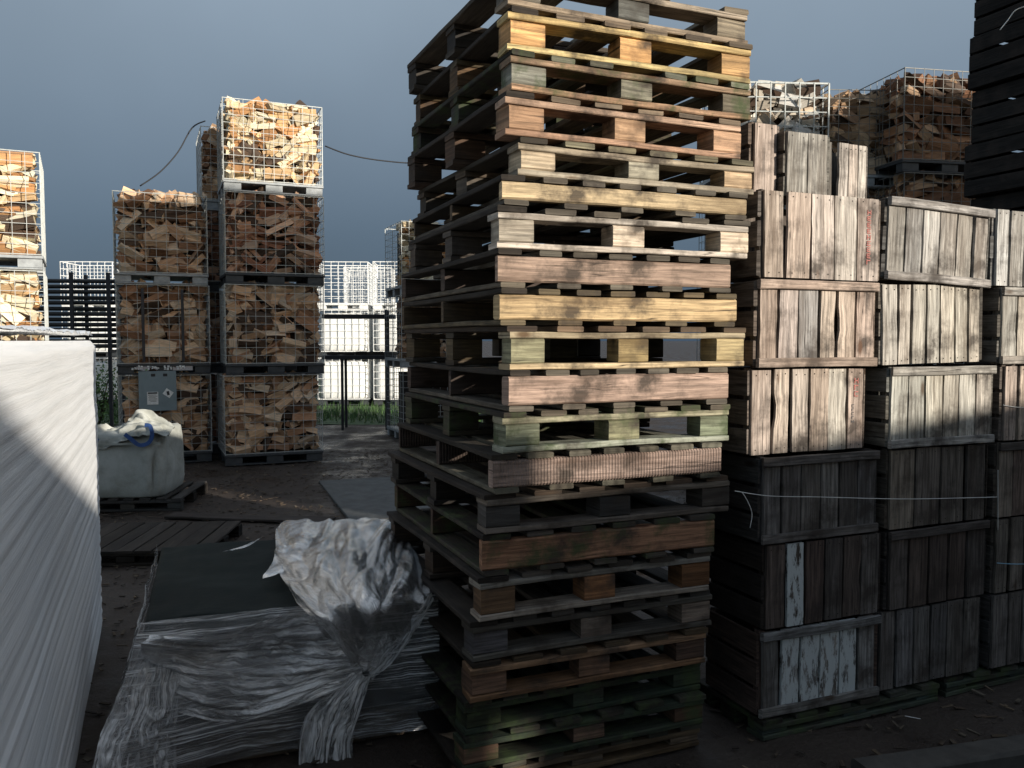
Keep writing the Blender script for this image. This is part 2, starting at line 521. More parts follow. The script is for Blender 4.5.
# ------------------------------------------------------------------ unseen blockers added behind the camera, shaped to cast the yard's shadow edges
def shade_blocker(name, u0, u1, v0, v1, h0, h1, label):
    org = UAX * u0 + SAZ * v0
    root = empty(name, org, math.atan2(UAX.y, UAX.x), label, 'shade blocker')
    L = u1 - u0; W = v1 - v0
    mb = MB()
    # local x along u, local y = -SAZ direction ; so the far wall is at y = -W
    mb.add([(0, 0, 0), (L, 0, 0), (L, 0, h1 - .08), (0, 0, h0 - .08), (0, -W, 0), (L, -W, 0), (L, -W, h1 - .08), (0, -W, h0 - .08)],
           [[0, 3, 2, 1], [4, 5, 6, 7], [0, 4, 7, 3], [1, 2, 6, 5]], (1, 1, 1))
    n = int(L / .3)
    for i in range(n):
        x = (i + .5) * L / n
        h = h0 + (h1 - h0) * x / L - .12
        mb.bar((x, .02, .05), (x, .02, h), .03, n=4)
    mb.build('wall', M_CLAD, root)
    mb = MB()
    mb.add([(-.1, .12, h0 - .08), (L + .1, .12, h1 - .08), (L + .1, -W - .1, h1 - .08), (-.1, -W - .1, h0 - .08),
            (-.1, .12, h0), (L + .1, .12, h1), (L + .1, -W - .1, h1), (-.1, -W - .1, h0)],
           [[0, 3, 2, 1], [4, 5, 6, 7], [0, 1, 5, 4], [2, 3, 7, 6], [1, 2, 6, 5], [3, 0, 4, 7]], (1, 1, 1))
    mb.build('roof', M_STEEL, root)
    mb = MB(); mb.plank((L * .5, .08, 1.25), (2.0, .06, 2.4), 2, (1, 1, 1), .01, 0, 1)
    mb.build('door', M_BASE, root)
shade_blocker('left_blocker', -9, 2.25, 8, 12, 5.05, 3.42, 'unseen dark clad shade blocker added to shade the white stack')
shade_blocker('low_blocker', 2.36, 5.0, 8, 11, 3.17, 3.17, 'low unseen shade blocker added to shade the lower pallets and crates')
shade_blocker('tall_blocker', 5.2, 12.3, 8, 16, 7.45, 6.25, 'tall unseen shade blocker with a sloping top edge, added to shade the far cages')

# ------------------------------------------------------------------ pallets
def bk(c):      # inner and rear members darkened, shade put into their colour
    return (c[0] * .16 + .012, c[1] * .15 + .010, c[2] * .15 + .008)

def make_pallet(loc, rz, W, Dp, H, kind, c1, c2, cd, label, group, bottom=True, mat=None, nsl=7, tilt=(0, 0), name='wooden_pallet', slim=1.0, broken=()):
    root = empty(name, loc, rz, label, 'pallet', group, tilt)
    mt = mat or M_WOOD
    ts = .019; tb = .021
    z = H
    sw = W / nsl * .66 * slim
    for i in range(nsl):
        if i in broken: continue
        mb = MB()
        x = sw / 2 + (W - sw) * i / (nsl - 1)
        mb.plank((x + rnd.uniform(-.008, .008), Dp / 2 + rnd.uniform(-.006, .006), z - ts / 2 - .001), (sw + rnd.uniform(-.01, .01), Dp, ts), 1, vary(cd if i else bk(cd), .3), warp=.003, seg=5)  # first board darkened, the left side's shade put into its colour
        mb.build('deck_board', mt, root)
    z -= ts + .002
    if kind == 'block':
        zb = tb if bottom else 0
        for y in (.05, Dp / 2, Dp - .05):
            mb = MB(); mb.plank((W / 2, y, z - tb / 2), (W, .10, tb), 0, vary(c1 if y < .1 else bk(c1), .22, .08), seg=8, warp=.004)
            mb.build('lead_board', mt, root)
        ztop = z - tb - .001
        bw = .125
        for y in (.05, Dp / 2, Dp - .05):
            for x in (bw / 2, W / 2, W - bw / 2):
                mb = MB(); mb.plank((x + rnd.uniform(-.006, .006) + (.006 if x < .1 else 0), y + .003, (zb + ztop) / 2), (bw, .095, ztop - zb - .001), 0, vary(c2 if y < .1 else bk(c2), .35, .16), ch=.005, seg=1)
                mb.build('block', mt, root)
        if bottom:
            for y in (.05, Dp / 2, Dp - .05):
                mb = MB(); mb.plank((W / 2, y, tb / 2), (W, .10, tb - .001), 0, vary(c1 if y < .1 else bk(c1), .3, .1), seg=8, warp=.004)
                mb.build('bottom_board', mt, root)
    else:
        zb = ts
        fm = M_RIB if kind == 'rib' else mt
        for y in (.022, Dp / 2, Dp - .022):
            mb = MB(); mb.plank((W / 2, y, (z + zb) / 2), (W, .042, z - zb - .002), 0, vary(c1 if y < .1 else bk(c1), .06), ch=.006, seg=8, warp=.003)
            mb.build('stringer', fm, root)
        for i in range(5):
            mb = MB(); x = .05 + (W - .1) * i / 4
            mb.plank((x, Dp / 2, ts / 2), (.09, Dp, ts - .001), 1, vary(cd, .35), seg=4)
            mb.build('bottom_board', mt, root)
    return root

GP = 'pallets in the tall stack'
# near corner x, deck top y, right corner width, kind, front colour, block colour, deck colour, label
P = [  # decks and lower pallets tinted darker, shade put into the colour
 (507, -38, 'block', (.26, .22, .17), (.22, .20, .17), (.30, .25, .18), 'topmost pallet of the tall stack, cut off by the picture edge', M_WOOD, 1.00),
 (508, 4, 'block', (.56, .42, .20), (.52, .33, .16), (.13, .10, .07), 'yellow edged pallet with orange corner block, second from the stack top', M_WOOD, 1.00),
 (511, 49, 'block', (.30, .20, .13), (.20, .19, .15), (.15, .15, .11), 'brown pallet with grey weathered end block, third from the stack top', M_MOSS, 1.00),
 (506, 90, 'block', (.38, .24, .16), (.42, .27, .17), (.18, .14, .10), 'orange brown pallet with reddish blocks, fourth from the stack top', M_WOOD, .98),
 (519, 135, 'block', (.38, .31, .22), (.44, .37, .27), (.16, .14, .09), 'tan pallet set back at its corner, just above the yellow solid sided one', M_WOOD, 1.00),
 (503, 174, 'solid', (.50, .38, .23), (.3, .2, .1), (.10, .085, .065), 'uppermost pallet with a solid side board, yellow tan and knotty', M_WOOD, 1.00),
 (498, 205, 'block', (.56, .50, .43), (.54, .48, .40), (.10, .085, .065), 'pale whitish pallet with wide bleached corner blocks', M_WOOD, 1.03),
 (499, 248, 'solid', (.33, .24, .19), (.3, .2, .1), (.10, .085, .065), 'reddish brown solid sided pallet under the pale whitish one', M_WOOD, .96),
 (499, 287, 'solid', (.50, .36, .20), (.3, .2, .1), (.13, .10, .06), 'golden yellow solid sided pallet directly under the reddish one', M_WOOD, .99),
 (510, 325, 'block', (.36, .30, .20), (.42, .35, .20), (.16, .11, .07), 'brown pallet with yellowish corner block and debris on its deck', M_WOOD, 1.00),
 (508, 370, 'solid', (.37, .27, .22), (.3, .2, .1), (.10, .085, .065), 'pinkish brown solid sided pallet with a dark knot', M_WOOD, .92),
 (503, 412, 'block', (.31, .30, .22), (.19, .20, .13), (.10, .085, .065), 'green tinged mossy pallet between two pinkish solid sided ones', M_MOSS, .95),
 (493, 454, 'rib', (.30, .22, .18), (.3, .2, .1), (.13, .12, .09), 'greyish pink solid sided pallet with rough saw ridges', M_RIB, .95),
 (487, 494, 'block', (.13, .115, .10), (.06, .055, .05), (.10, .07, .05), 'weathered grey pallet tinted dark at the edge of the shade', M_WOOD, 1.03),
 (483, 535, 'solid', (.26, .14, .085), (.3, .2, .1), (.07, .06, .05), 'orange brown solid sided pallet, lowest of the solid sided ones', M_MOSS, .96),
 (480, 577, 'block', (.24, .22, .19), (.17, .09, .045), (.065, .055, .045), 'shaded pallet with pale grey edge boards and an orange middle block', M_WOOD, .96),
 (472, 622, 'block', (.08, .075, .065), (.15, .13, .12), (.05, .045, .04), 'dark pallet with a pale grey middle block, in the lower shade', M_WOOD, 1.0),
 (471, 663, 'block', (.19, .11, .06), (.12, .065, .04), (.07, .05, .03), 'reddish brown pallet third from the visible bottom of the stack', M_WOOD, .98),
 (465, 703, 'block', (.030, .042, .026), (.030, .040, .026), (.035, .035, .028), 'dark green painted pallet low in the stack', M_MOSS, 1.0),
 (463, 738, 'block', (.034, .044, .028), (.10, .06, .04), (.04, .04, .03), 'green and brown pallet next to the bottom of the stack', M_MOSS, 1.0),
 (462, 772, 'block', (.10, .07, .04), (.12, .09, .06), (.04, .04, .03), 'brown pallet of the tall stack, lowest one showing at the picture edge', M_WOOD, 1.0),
]
DN = 2.80
zt = [at(p_[0], p_[1], DN).z for p_ in P]
zt[-1] = min(zt[-1], zt[-2] - .12)
for i, (nx, ny, kind, c1, c2, cd, lab, mat, w) in enumerate(P):
    c = at(nx, ny, DN)
    zb = zt[i + 1] if i + 1 < len(P) else max(0.02, zt[i] - .14)
    if i + 1 == len(P): zb = .03
    H = zt[i] - zb
    make_pallet((c.x, DN + rnd.uniform(-.012, .012), zb), TH + R(rnd.uniform(-1.0, 1.0)), w * .975, 1.11 if i < 7 else 1.2, H - .001, kind, c1, c2, cd, lab, GP, mat=mat, nsl=rnd.choice((6, 7, 7)), broken=((2, 4) if i == 0 else (3,) if i in (2, 6) else ()))

# ------------------------------------------------------------------ crates
GC = 'slatted wooden crates in the wall of crates'
CW, CD, CHH = .592, .36, .343
def slat(mb, cx, cy, cz, w, h, t, tint, curve=0.0, mi=0):
    """upright slat with wavy, curved edges"""
    n = 7; vs = []
    u0 = rnd.random() * 40; v0 = rnd.random() * 40
    side = rnd.choice((0, 1)); tilt = rnd.uniform(-.006, .006)
    for k in range(n + 1):
        tt = k / n; z = cz - h / 2 + h * tt
        bow = math.exp(-((tt - .5) / .13) ** 2) * curve
        l = -w / 2 + (bow if side == 0 else 0) + rnd.uniform(-.0012, .0012) + tilt * (tt - .5)
        r_ = w / 2 - (bow if side == 1 else 0) + rnd.uniform(-.0012, .0012) + tilt * (tt - .5)
        d = rnd.uniform(-.0008, .0008)
        vs += [(cx + l, cy - t / 2 + d, z), (cx + r_, cy - t / 2 + d, z), (cx + r_, cy + t / 2, z), (cx + l, cy + t / 2, z)]
    fs = []; uv = []
    for k in range(n):
        for i in range(4):
            j = (i + 1) % 4
            fs.append([4 * k + i, 4 * k + j, 4 * k + 4 + j, 4 * k + 4 + i])
            a, b = k / n * h, (k + 1) / n * h
            q0, q1 = (0, w) if i == 0 else (w + .01 * i, w + .01 * i + t)
            uv.append([(u0 + a, v0 + q0), (u0 + a, v0 + q1), (u0 + b, v0 + q1), (u0 + b, v0 + q0)])
    fs += [[3, 2, 1, 0], [4 * n, 4 * n + 1, 4 * n + 2, 4 * n + 3]]; uv += [[(u0, v0)] * 4] * 2
    mb.add(vs, fs, tint, uv, mi)

def make_crate(loc, rz, rails, nsl, tints, label, W=CW, Dp=CD, H=CHH, tilt=(0, 0), missing=(), mat=None, curve=.012, side_tint=None, group=GC, name='wooden_crate', detail=True):
    root = empty(name, loc, rz, label, 'crate', group, tilt)
    mt = mat or M_CRATE
    av = [sum(t_[i] for t_ in tints) / len(tints) for i in range(3)]
    lum = sum(av) / 3
    av = [av[0] * .4 + lum * 1.07 * .6, av[1] * .4 + lum * 1.0 * .6, av[2] * .4 + lum * .91 * .6]
    tints = [tuple(t_[i] * .45 + av[i] * .55 for i in range(3)) for t_ in tints]
    t = .013
    st = side_tint or tuple(c * .35 for c in tints[0])  # sides, posts and panels tinted darker, the unlit side painted in
    rt = .02 if rails else 0
    # corner posts
    for x in (.018, W - .018):
        for y in (.034, Dp - .034):
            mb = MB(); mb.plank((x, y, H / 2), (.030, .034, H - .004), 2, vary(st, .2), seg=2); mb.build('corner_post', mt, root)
    gw = W / nsl
    r0 = .034 if 'b' in rails else .0; r1 = .034 if 't' in rails else 0
    for i in range(nsl):
        if i in missing: continue
        mb = MB()
        w = gw * rnd.choice((.74, .82, .86, .90, .93, .95))
        slat(mb, gw * (i + .5) + rnd.uniform(-.002, .002), .008, H / 2 + rnd.uniform(-.002, .001), w, H - .008 - rnd.random() * .004, t, vary(tints[i % len(tints)], .2, .04), curve * (rnd.random() if rnd.random() < .4 else .1))
        if detail and not rails:
            for zz in (.022, H - .024):
                for sx in (-.28, .28):
                    xx = gw * (i + .5) + sx * w; zz2 = zz + rnd.uniform(-.004, .004)
                    mb.add([(xx + .0028 * math.cos(a), .008 - t / 2 - .0014, zz2 + .0028 * math.sin(a)) for a in (0, 1.05, 2.1, 3.14, 4.19, 5.24)], [[0, 1, 2, 3, 4, 5]], (.02, .014, .012))
        sm = mt[i % len(mt)] if isinstance(mt, list) else mt
        mb.build('slat', sm, root)
    for on, z in (('b', .019), ('t', H - .019)):
        if on in rails:
            mb = MB(); mb.plank((W / 2 + rnd.uniform(-.004, .004), -.0085, z), (W + .01, .015, .036), 0, vary(tints[-1], .12), seg=6, warp=.002); mb.build('rail', mt, root)
    # left side boards, lying along the depth
    n = 3
    for i in range(n):
        mb = MB(); hh = H / n
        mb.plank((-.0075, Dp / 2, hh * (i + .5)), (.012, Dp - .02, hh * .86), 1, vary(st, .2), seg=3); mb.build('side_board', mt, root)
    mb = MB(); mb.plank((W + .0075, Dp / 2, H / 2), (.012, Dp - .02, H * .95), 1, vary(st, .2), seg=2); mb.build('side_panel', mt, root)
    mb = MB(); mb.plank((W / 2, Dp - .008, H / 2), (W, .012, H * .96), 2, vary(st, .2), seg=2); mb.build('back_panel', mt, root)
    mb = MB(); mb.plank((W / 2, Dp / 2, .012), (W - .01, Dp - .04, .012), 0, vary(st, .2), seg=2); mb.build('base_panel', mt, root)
    return root

LG = (.42, .37, .31); LB = (.40, .31, .24); PK = (.38, .27, .22); WH = (.55, .52, .46); GY = (.30, .29, .27)
DK = (.085, .075, .07); DB = (.075, .05, .04); DG = (.12, .115, .11)  # dark tints for the lower crates, shade put into their colour
def stencil(root, x, z0, n, s, mat=M_RED):
    """row of worn painted characters running up one slat"""
    mb = MB()
    for k in range(n):
        zz = z0 + k * s * 1.25
        for a, b, c_, d in rnd.choice([
            [(0, 0, 1, .18), (0, 0, .2, 1), (0, .8, 1, 1)], [(0, 0, .2, 1), (0, .4, 1, .6), (.8, 0, 1, 1)],
            [(0, 0, 1, .2), (0, .4, .8, .6), (0, .8, 1, 1), (0, 0, .2, 1)], [(0, 0, .22, 1), (.22, .7, 1, .92)]]):
            mb.quad([(x + a * s, 0, zz + b * s), (x + c_ * s, 0, zz + b * s), (x + c_ * s, 0, zz + d * s), (x + a * s, 0, zz + d * s)])
    o = mb.build('stencil_mark', mat, root)
    o.location = (0, -.0012, 0)
    return o

bx, ay = dirs()
CY0 = 3.25
c1o = Vector((at(765, 730, CY0).x, CY0, 0))
# rows bottom up: (x px, y px of base at near corner), rails, slats, tints
def crate_at(px, pyb, D, rails, nsl, tints, label, rz=TH, tilt=0.0, **kw):
    p_ = at(px, pyb, D)
    return make_crate(p_, rz, rails, nsl, tints, label, tilt=(0, tilt), **kw)
z0 = .108
zr = [z0 + i * (CHH + .003) for i in range(8)]
col1 = [  # px of the near corner, rails, n, tints, label, extra
 (765, 'bt', 6, [(.16, .15, .14), (.18, .17, .16), (.20, .2, .2)], 'bottom crate of the front column, its slats flaking white paint', dict(mat=[M_CRATE, M_PEEL, M_PEEL, M_PEEL, M_PEEL, M_CRATE], side_tint=DB)),
 (769, '', 6, [DB, (.13, .11, .09), (.10, .05, .035), DK, DB, DG], 'dark brown crate second from the bottom with one paler flaked slat', dict(mat=[M_CRATE, M_PEEL, M_CRATE, M_CRATE, M_CRATE, M_CRATE])),
 (764, 'bt', 6, [(.14, .13, .125), DK, (.17, .16, .15), (.19, .17, .15), DK, (.11, .1, .1)], 'grey shaded crate crossed by the white twine, near the tall pallet stack', dict(curve=.0)),
 (752, '', 6, [(.36, .27, .22), (.44, .34, .26), (.30, .25, .21), (.40, .31, .24), (.56, .52, .43), (.42, .30, .25)], 'crate with a notched gap between its middle slats and a red mark on the last', dict(missing=(), curve=.03)),
 (757, 'bt', 6, [(.46, .32, .23), (.36, .28, .25), (.42, .42, .42), (.46, .35, .25), (.47, .36, .27), (.40, .28, .22)], 'brown railed crate with one silvery slat, second below the red stencilled one', {}),
 (760, '', 5, [(.48, .37, .29), (.44, .33, .27), (.45, .37, .31), (.46, .43, .38), (.46, .40, .37)], 'upper crate of five wide slats with red stencilled writing on the last', dict(curve=.012)),
]
croots = []
for r_, (px, rails, n, tints, lab, kw) in enumerate(col1):
    X = at(px, 384, CY0).x
    croots.append(make_crate((X, CY0 + rnd.uniform(-.008, .008), zr[r_]), TH + R(rnd.uniform(-1.2, 1.2)), rails, n, tints, lab, **kw))
stencil(croots[5], CW * .885, .07, 9, .02)
stencil(croots[3], CW * .90, .22, 3, .022)
stencil(croots[3], CW * .88, .11, 5, .013, M_INK)
col2 = [
 (885, '', 6, [(.13, .12, .12), (.15, .14, .14), (.16, .15, .145), DK, (.13, .12, .11), (.15, .14, .13)], 'grey bottom crate of the second column with broad upright slats', dict(curve=0)),
 (893, 't', 5, [DK, DB, DB, (.09, .06, .05), DK], 'dark crate with only a top rail, in the second column', dict(curve=0)),
 (892, '', 4, [(.30, .24, .18), DK, (.11, .095, .08), DK], 'crate with one pale slat beside wide dark boards', dict(curve=.01)),
 (891, 'bt', 6, [(.33, .33, .29), (.45, .43, .36), (.44, .42, .35), (.46, .43, .36), (.48, .44, .36), (.26, .24, .22)], 'railed crate with pale speckled slats in the middle of the second column', dict(curve=0)),
 (882, '', 7, [(.36, .32, .27), (.42, .35, .28), (.43, .38, .31), (.46, .42, .35), (.46, .43, .36), (.50, .46, .37)], 'leaning crate without rails whose slats have curved notches', dict(curve=.022, tilt=(0, R(-1.0)))),
 (883, 'bt', 6, [(.34, .32, .28), (.36, .34, .31), (.38, .35, .31), (.36, .34, .32), (.38, .36, .33), (.34, .31, .29)], 'tilted railed crate on top of the second column', dict(curve=0, tilt=(0, R(2.2)))),
]
X2 = c1o.x + (CW + .022) * bx.x; Y2 = CY0 + (CW + .022) * bx.y
for r_, (px, rails, n, tints, lab, kw) in enumerate(col2):
    X = at(px, 384, Y2).x
    cr_ = make_crate((X, Y2, zr[r_] + (.012 if r_ == 5 else 0)), TH + R(rnd.uniform(-1.0, 1.0)), rails, n, tints, lab, **kw)
col3 = [
 (1000, '', 6, [(.14, .13, .13), DK, (.14, .13, .12)], 'bottom crate of the column cut by the right picture edge', {}),
 (1000, '', 6, [(.14, .12, .10), (.19, .16, .13), DK], 'second crate from the bottom at the right picture edge', {}),
 (1001, 't', 6, [(.24, .20, .16), (.16, .10, .08), DK], 'brown crate with a top rail at the right picture edge', {}),
 (1004, '', 6, [(.36, .27, .22), (.40, .31, .24), (.38, .34, .28)], 'crate with reddish slats at the right picture edge, crossed by short twine', {}),
 (1000, 'bt', 6, [(.36, .33, .28), (.40, .36, .30), (.38, .35, .31)], 'second highest crate at the right picture edge with narrow slats', {}),
 (991, '', 6, [(.46, .46, .44), (.42, .40, .36), (.40, .38, .35)], 'highest crate at the right picture edge, bleached nearly white', {}),
]
Y3 = Y2 + (CW + .02) * bx.y
for r_, (px, rails, n, tints, lab, kw) in enumerate(col3):
    X = at(px, 384, Y3).x
    make_crate((X, Y3, zr[r_]), TH + R(rnd.uniform(-1.0, 1.0)), rails, n, tints, lab, **kw)
# three end-on crates on top of the first column, set back
pA = Vector((at(760, 384, CY0).x, CY0, 0))
for off, W, dy, n, miss, tn, lab, hz in ((.085, .13, .17, 1, (), [(.46, .34, .27)], 'narrow upper crate end of one wide brown board beside the tall pallet stack', .30),
                               (.228, .215, .13, 2, (), [(.36, .33, .28), (.33, .33, .31)], 'upper crate end of two broad grey boards', .27),
                               (.475, .215, .16, 4, (0,), [(.4, .38, .35), (.48, .40, .33), (.46, .38, .33), (.42, .40, .37)], 'upper crate end of narrow bleached slats with a dark gap', .255)):
    q = pA + bx * off + ay * dy
    make_crate((q.x, q.y, zr[6]), TH, '', n, tn, lab, W=W, Dp=.20, H=hz, missing=miss, curve=.012)
# base pallets under the crates
for k, off in enumerate((-.02, 1.0)):
    q = c1o + bx * off + ay * (-.015 if k == 0 else 0)
    make_pallet((q.x, q.y, .02), TH, .95, .45, .082, 'block', (.05, .06, .045), (.045, .055, .045), (.05, .05, .04),
                ['dark green pallet under the front crate column', 'dark pallet under the crates at the right edge'][k], 'pallets under the crates', mat=M_MOSS, nsl=6)
# dark tower of crates behind
GD = 'dark crates in the tall rear stack'
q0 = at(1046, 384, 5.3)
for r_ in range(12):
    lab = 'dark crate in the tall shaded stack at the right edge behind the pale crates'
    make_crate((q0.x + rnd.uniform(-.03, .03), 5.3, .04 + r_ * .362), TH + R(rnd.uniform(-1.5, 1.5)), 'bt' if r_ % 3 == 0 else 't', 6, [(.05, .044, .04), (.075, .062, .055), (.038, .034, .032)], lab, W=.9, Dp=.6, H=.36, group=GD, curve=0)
make_pallet((q0.x, 5.3, .018), TH, .9, .6, .02, 'none', DK, DK, DK, 'x', GD) if False else None

# ------------------------------------------------------------------ firewood cages
LOGS = []      # candidates: (score, geometry fn args)
def log_geo(mb, M, L, r, pal):
    a = r * rnd.uniform(.8, 1.15); b = r * rnd.uniform(.55, 1.05)
    k = rnd.random()
    rounded = k < .55
    if rounded:
        an = rnd.uniform(60, 120); rr_ = r * 1.0
        prof = [(0, -rr_ * .5)] + [(rr_ * math.sin(R(-an / 2 + an * q / 4)), -rr_ * .5 + rr_ * math.cos(R(-an / 2 + an * q / 4))) for q in (4, 3, 2, 1, 0)]
    elif k < .8: prof = [(-a / 2, -b / 2), (a / 2, -b * .42), (a * .1, b * .55)]
    else: prof = [(-a / 2, -b / 2), (a / 2, -b / 2), (a / 2, b / 2), (-a / 2, b / 2)]
    prof = [(x + rnd.uniform(-.08, .08) * r, y + rnd.uniform(-.08, .08) * r) for x, y in prof]
    n = len(prof)
    bend = rnd.uniform(-.02, .02) * L
    vs = []
    for s in (-.5, 0, .5):
        tw = rnd.uniform(-.12, .12)
        for x, y in prof:
            sc = 1 if s else rnd.uniform(.94, 1.08)
            vs.append(M @ Vector((s * L + (x * tw if s else 0), x * sc, y * sc + (bend if s == 0 else 0))))
    base = vary(rnd.choice(pal), .32, .06)
    bark = vary((.085, .055, .038), .3, .1)
    barky = rnd.random() < .5
    fs, ts, uv = [], [], []
    u0, v0 = rnd.random() * 60, rnd.random() * 60
    for s in range(2):
        for i in range(n):
            j = (i + 1) % n
            fs.append([s * n + i, s * n + j, (s + 1) * n + j, (s + 1) * n + i][::-1])
            ts.append(bark if (barky and rounded and 0 < i < n - 1) or (barky and n == 3 and i == 1) else vary(base, .06, .02))
            x0, x1 = s * L / 2, (s + 1) * L / 2
            uv.append([(u0 + x0, v0 + i * .1), (u0 + x0, v0 + i * .1 + .08), (u0 + x1, v0 + i * .1 + .08), (u0 + x1, v0 + i * .1)][::-1])
    for base_i, rev in ((0, False), (2 * n, True)):
        f = [base_i + i for i in range(n)]
        if rev: f.reverse()
        fs.append(f); ts.append(vary(tuple(c * .9 for c in base), .12, .03))
        uv.append([(u0 + p_[0] * .2, v0 + p_[1]) for p_ in (prof if not rev else prof[::-1])])
    mb.add(vs, fs, ts, uv)

def fill_face(W, H, T, rows, pal, L0, r0, label, group, vis, z0, endy=.35, layers=2, ang=26, mound=0.03):
    """split logs behind one side of a cage; T maps (along, in, up) to world; vis = weight of how large they show"""
    for ly in range(layers):
        for k in range(rows):
            z = z0 + (H - z0) * (k + .5) / rows
            x = rnd.uniform(0, .06)
            while x < W - .04:
                r = r0 * rnd.uniform(.75, 1.3)
                L = L0 * rnd.uniform(.7, 1.2)
                end_on = rnd.random() < endy
                wdt = r * 1.0 if end_on else L * rnd.uniform(.5, .8)
                cx = x + wdt / 2
                if end_on:
                    rot = Matrix.Rotation(R(90 + rnd.gauss(0, 16)), 4, 'Z') @ Matrix.Rotation(R(rnd.gauss(0, 12)), 4, 'Y') @ Matrix.Rotation(rnd.random() * 6.28, 4, 'X')
                    L *= .75
                else:
                    rot = Matrix.Rotation(R(rnd.gauss(0, ang)), 4, 'Y') @ Matrix.Rotation(R(rnd.gauss(0, 14)), 4, 'Z') @ Matrix.Rotation(rnd.random() * 6.28, 4, 'X')
                ex = [abs(rot[0][0]) * L / 2 + r * .45, abs(rot[1][0]) * L / 2 + r * .5, abs(rot[2][0]) * L / 2 + r * .4]
                cx = min(max(cx, ex[0] + .01), W - ex[0] - .01) if 2 * ex[0] < W - .03 else W / 2
                cy = ex[1] + .012 + ly * .13 + rnd.random() * .07
                cz = min(max(z + rnd.uniform(-.02, .02), z0 + ex[2] * .7), H + (mound if k == rows - 1 else 0))
                Mx = T @ Matrix.Translation((cx, cy, cz)) @ rot
                LOGS.append((vis * r * L if ly == 0 else -1, Mx, L, r, pal, label, group, rnd.random()))
                x += wdt * rnd.uniform(.85, 1.05)

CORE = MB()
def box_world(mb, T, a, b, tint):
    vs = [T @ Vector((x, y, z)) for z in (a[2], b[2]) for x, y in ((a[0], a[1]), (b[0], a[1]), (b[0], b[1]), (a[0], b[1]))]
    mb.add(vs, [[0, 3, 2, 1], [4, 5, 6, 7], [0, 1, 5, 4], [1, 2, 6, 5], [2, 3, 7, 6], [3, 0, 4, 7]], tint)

cage_cache = {}
def cage_mesh(W, Dp, H, base, style):
    key = (round(W, 2), round(Dp, 2), round(H, 2), style)
    if key in cage_cache: return cage_cache[key]
    m = MB(); r = .0036 if style != 'thick' else .008
    z0 = base; nz = 10 if style != 'thick' else 6
    nx = max(5, int(W / .115)) if style != 'thick' else 7
    ny = max(5, int(Dp / .125)) if style != 'thick' else 6
    for k in range(nz + 1):
        z = z0 + .01 + (H - z0 - .015) * k / nz
        rr = r * 1.7 if k in (0, nz) else r
        c = [(0, 0), (W, 0), (W, Dp), (0, Dp)]
        for i in range(4):
            p_, q = c[i], c[(i + 1) % 4]
            m.bar((*p_, z), (*q, z), rr)
    for i in range(nx + 1):
        x = W * i / nx
        for y in (-r * 1.2, Dp + r * 1.2): m.bar((x, y, z0), (x, y, H), r)
    for i in range(ny + 1):
        y = Dp * i / ny
        for x in (-r * 1.2, W + r * 1.2): m.bar((x, y, z0), (x, y, H), r)
    b = MB()
    # skid: top plate, three feet each way, lower runners, two openings a side
    b.plank((W / 2, Dp / 2, base - .016), (W + .02, Dp + .02, .03), 0, (1, 1, 1), .004, 0, 1)
    fw = W * .17
    for y in (.06, Dp / 2, Dp - .06):
        for x in (fw / 2, W / 2, W - fw / 2):
            b.plank((x, y, (base - .03) / 2 + .008), (fw, .11, base - .052), 0, (1, 1, 1), .004, 0, 1)
    for y in (.06, Dp / 2, Dp - .06):
        b.plank((W / 2, y, .0095), (W, .12, .017), 0, (1, 1, 1), .003, 0, 1)
    cage_cache[key] = (m, b)
    return cage_cache[key]
obj_cache = {}
def make_cage(org, rz, W, Dp, H, label, group, base=.135, style='thin', wire=None, skid=None, name='firewood_cage', cat='cage'):
    root = empty(name, org, rz, label, cat, group)
    key = (round(W, 2), round(Dp, 2), round(H, 2), style, (wire or M_WIRE).name, (skid or M_BASE).name)
    if key not in obj_cache:
        m, b = cage_mesh(W, Dp, H, base, style)
        obj_cache[key] = (m.build('wire_mesh', wire or M_WIRE, root), b.build('skid', skid or M_BASE, root))
    else:
        a, b = obj_cache[key]
        inst('wire_mesh', a, root); inst('skid', b, root)
    return root

PALE = [(.62, .50, .32), (.58, .39, .21), (.70, .62, .46), (.44, .24, .11), (.66, .56, .38)]
TAN = [(.55, .36, .22), (.62, .43, .28), (.38, .21, .12), (.68, .50, .34)]
RED = [(.42, .22, .13), (.52, .29, .18), (.28, .13, .08), (.62, .41, .28)]
BRN = [(.50, .31, .19), (.58, .40, .26), (.30, .16, .09), (.66, .50, .35)]
DBR = [(.34, .22, .13), (.42, .29, .18), (.20, .12, .07), (.50, .37, .25)]  # dark log tints for a right tower, its shade put into colour
DRD = [(.27, .14, .08), (.33, .18, .10), (.16, .08, .045), (.44, .29, .18)]  # reddish dark tints, shade painted into the logs as well
GREYW = [(.58, .54, .48), (.50, .45, .38), (.62, .60, .56), (.45, .36, .27)]

